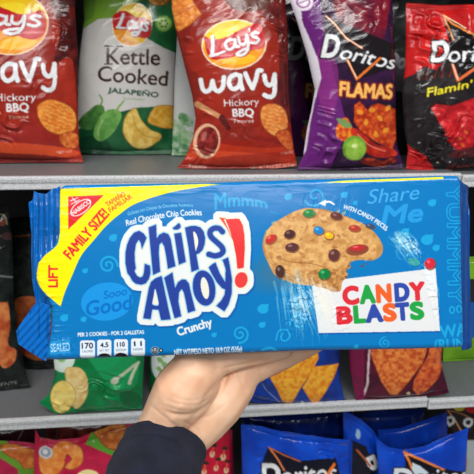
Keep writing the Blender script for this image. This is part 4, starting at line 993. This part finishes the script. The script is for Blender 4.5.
# ---------------------------------------------------------------- the person: hand, wrist and sleeve
m, nt, b, n = mat('skin', lin((226, 176, 138)), .48, .00025, 260)
mottle(nt, b, n, lin((236, 180, 144)), lin((246, 204, 170)), .3, .7); n.inputs['Scale'].default_value = 45
b.inputs['Subsurface Weight'].default_value = .12; b.inputs['Subsurface Radius'].default_value = (.008, .003, .0015); b.inputs['Subsurface Scale'].default_value = 1
M_SKIN = m
def hand_mesh():
    bm = bmesh.new()
    def chain(pts, name=None):
        pts = [(at_depth(np.array(float(a)), np.array(float(b_)), d), r) for a, b_, d, r in pts]
        for (p, r0), (q, r1) in zip(pts, pts[1:]):
            k = max(int(np.linalg.norm(q-p)/(min(r0, r1)*.22)), 1)
            for i in range(k+1):
                t = i/k; t2 = t
                mm = Matrix.Translation(Vector(p+(q-p)*t)) @ Matrix.Diagonal((1, 1, 1, 1))
                bmesh.ops.create_icosphere(bm, subdivisions=2, radius=r0+(r1-r0)*t2, matrix=mm)
    # forearm and wrist, two bones side by side
    chain([(156, 433, .442, .0200), (147, 470, .41, .0205), (138, 520, .37, .0235), (133, 560, .34, .025)])
    chain([(182, 441, .446, .0195), (169, 478, .415, .0200), (158, 530, .372, .0230), (152, 570, .34, .025)])
    chain([(171, 437, .446, .0200), (160, 474, .413, .0205)])
    # ball of the thumb, then the thumb along the lower edge of the package
    chain([(157, 432, .442, .0195), (171, 408, .436, .0225), (181, 390, .430, .0245), (193, 374, .430, .0225), (207, 367, .436, .017)])
    chain([(198, 384, .434, .0195), (190, 398, .434, .0185), (176, 414, .438, .0180)])
    chain([(207, 367, .435, .0155), (222, 362, .435, .0115), (240, 357.5, .437, .0098), (262, 354, .440, .0092), (284, 350, .444, .0080)])
    # heel and hollow of the palm
    chain([(184, 440, .448, .0200), (203, 420, .452, .0225), (218, 402, .455, .0240), (233, 383, .460, .0220), (243, 364, .465, .0190), (248, 345, .468, .0170)])
    chain([(200, 400, .455, .022), (222, 372, .464, .020), (226, 345, .468, .017)])
    # little, ring, middle and index finger behind the package
    chain([(244, 372, .462, .0160), (262, 364, .459, .0140), (280, 357, .4575, .0122), (302, 348, .458, .0112), (322, 338, .457, .0098), (334, 330, .455, .0085)])
    chain([(246, 350, .468, .0155), (270, 326, .461, .0125), (292, 306, .4575, .0112), (312, 290, .456, .0100), (324, 280, .4545, .0085)])
    chain([(238, 343, .469, .0160), (254, 308, .4615, .0130), (268, 282, .458, .0115), (282, 260, .4565, .0102), (290, 248, .4545, .0088)])
    chain([(224, 344, .469, .0155), (229, 306, .4615, .0128), (235, 280, .458, .0112), (243, 258, .456, .0100), (247, 246, .4545, .0086)])
    me = bpy.data.meshes.new('hand'); bm.to_mesh(me); bm.free()
    o = bpy.data.objects.new('hand_build', me); col.objects.link(o)
    r = o.modifiers.new('r', 'REMESH'); r.mode = 'VOXEL'; r.voxel_size = .0012; r.use_smooth_shade = True
    sm = o.modifiers.new('s', 'SMOOTH'); sm.factor = .6; sm.iterations = 22
    dg = bpy.context.evaluated_depsgraph_get()
    me2 = bpy.data.meshes.new_from_object(o.evaluated_get(dg), depsgraph=dg)
    bpy.data.objects.remove(o)
    co = np.empty(len(me2.vertices)*3, np.float32); me2.vertices.foreach_get('co', co); co = co.reshape(-1, 3).astype(float)
    no = np.empty(len(me2.vertices)*3, np.float32); me2.vertices.foreach_get('normal', no); no = no.reshape(-1, 3)
    px, py = project(co); front = np.clip((no @ ZAX)*1.5, 0, 1)
    d = np.zeros(len(co))
    def crease(pts, w, depth):
        q = catmull(pts, 6); best = np.full(len(co), 1e9); tt = np.zeros(len(co))
        for i in range(len(q)-1):
            a, c = q[i], q[i+1]; e = c-a
            t = np.clip(((px-a[0])*e[0]+(py-a[1])*e[1])/(e@e), 0, 1)
            dd = (px-a[0]-t*e[0])**2+(py-a[1]-t*e[1])**2
            tt = np.where(dd < best, (i+t)/(len(q)-1), tt); best = np.minimum(best, dd)
        return depth*np.exp(-best/(w*w))*np.clip(np.sin(np.pi*np.clip(tt, .02, .98))*2.2, 0, 1)
    for pts, w, dep in (([(229, 366), (226, 378), (220, 392), (209, 405), (194, 414), (176, 415), (164, 410)], 2.2, .0013),
                        ([(221, 369), (236, 366), (252, 363), (268, 360)], 1.5, .0011),
                        ([(237, 368), (241, 380), (247, 394)], 1.4, .0009), ([(256, 366), (259, 378), (262, 384)], 1.2, .0007), ([(214, 369), (220, 368)], 1.1, .0006),
                        ([(162, 398), (178, 404), (196, 405), (210, 398), (217, 386)], 1.1, .0003), ([(168, 394), (184, 400), (200, 399), (212, 390)], 1.0, .00025),
                        ([(160, 404), (178, 410), (198, 410), (213, 402)], 1.0, .0003), ([(164, 418), (180, 430), (192, 442), (198, 450)], 1.8, .0006),
                        ([(182, 420), (196, 430), (203, 442)], 1.4, .0005), ([(196, 419), (212, 415), (228, 402)], 1.4, .0004), ([(150, 405), (160, 414), (170, 420)], 1.4, .0004)):
        d = d+crease(pts, w, dep)
    d = d*front-.00012*(fbm(px/3.2, py/2.0, 7)-.5)-.0004*(fbm(px/12, py/12, 17)-.5)
    co = co-no*d[:, None]
    me2.vertices.foreach_set('co', co.astype(np.float32).ravel()); me2.update()
    me2.materials.clear()
    return me2
person = empty('person', at_depth(np.array(150.), np.array(500.), .39))
tag(person, 'person reaching in from below, navy sleeve, open hand carrying the blue cookie package', 'person')
link('hand_and_forearm', hand_mesh(), M_SKIN, person)

m, nt, b, n = mat('navy_knit', lin((24, 29, 48)), .85, 0, 60); b.inputs['Specular IOR Level'].default_value = .25; b.inputs['Sheen Weight'].default_value = .05
tc = [x for x in nt.nodes if x.type == 'TEX_COORD'][0]
w1 = nt.nodes.new('ShaderNodeTexWave'); w1.inputs['Scale'].default_value = 260; w1.bands_direction = 'DIAGONAL'; w1.inputs['Distortion'].default_value = .6
w2 = nt.nodes.new('ShaderNodeTexWave'); w2.inputs['Scale'].default_value = 320; w2.bands_direction = 'X'
mx = nt.nodes.new('ShaderNodeMath'); mx.operation = 'ADD'; bp = nt.nodes.new('ShaderNodeBump'); bp.inputs['Distance'].default_value = .0006; bp.inputs['Strength'].default_value = .8
for w_ in (w1, w2): nt.links.new(tc.outputs['Object'], w_.inputs['Vector'])
nt.links.new(w1.outputs['Fac'], mx.inputs[0]); nt.links.new(w2.outputs['Fac'], mx.inputs[1]); nt.links.new(mx.outputs[0], bp.inputs['Height']); nt.links.new(bp.outputs['Normal'], b.inputs['Normal'])
mottle(nt, b, n, lin((20, 24, 42)), lin((30, 35, 56))); M_KNIT = m
m, nt, b, n = mat('black_lining', lin((10, 10, 14)), .8, .0002, 100); M_LINING = m
def sleeve():
    cs = [(165, 446, .436, .0355), (158, 462, .424, .0370), (152, 484, .408, .0385), (147, 512, .388, .041), (142, 560, .355, .046), (136, 620, .32, .051)]
    pts = [(at_depth(np.array(float(a)), np.array(float(b_)), d), r) for a, b_, d, r in cs]
    C_ = np.array([p for p, r in pts]); rr = np.array([r for p, r in pts])
    t = np.linspace(0, len(cs)-1, 60); k = np.arange(len(cs))
    Cc = np.stack([np.interp(t, k, C_[:, i]) for i in range(3)], -1); rad = np.interp(t, k, rr)
    side = R @ np.array((.93, -.33, 0)); ax = nrm(C_[0]-C_[3]); 
    side = nrm(side-ax*(side@ax)); upv = np.cross(ax, side)
    th = np.linspace(0, 2*np.pi, 120, endpoint=False)
    def tube(Cc, rad, wr=1):
        out = []
        for i, (c, r) in enumerate(zip(Cc, rad)):
            w = wr*(.0014*(ridge(th/6.2832*5+i*.04, np.full_like(th, i*.16), 3)-.4)+.0009*math.exp(-i/3))
            w = w+.0*th
            out.append(c+side*((r+w)*np.cos(th)*1.0)[:, None]+upv*((r+w)*np.sin(th)*.86)[:, None])
        return np.array(out)
    def ringq(nr, m, off=0, flip=False):
        q = []
        for i in range(nr-1):
            a = off+i*m+np.arange(m); b_ = off+i*m+(np.arange(m)+1) % m
            q.append(np.stack([a, b_, b_+m, a+m], -1))
        q = np.vstack(q); return q[:, ::-1] if flip else q
    o = tube(Cc, rad)
    me = raw_mesh('jacket_sleeve', o.reshape(-1, 3), ringq(60, 120))
    s = link('jacket_sleeve', me, M_KNIT, person)
    s['label'] = 'navy blue knitted jacket sleeve'
    # rolled hem: outer lip turns in to the black lining
    rim = []
    for a in np.linspace(0, np.pi, 9):
        f = 1-.0016/rad[0]*(1-math.cos(a))
        rim.append(Cc[0]+(o[0]-Cc[0])*f+ax*.0016*math.sin(a))
    for k_ in range(1, 8): rim.append(Cc[0]+(o[0]-Cc[0])*(1-.0034/rad[0])-ax*.004*k_)
    me = raw_mesh('cuff_lining', np.array(rim).reshape(-1, 3), ringq(len(rim), 120))
    link('cuff_lining', me, M_LINING, person)
sleeve()
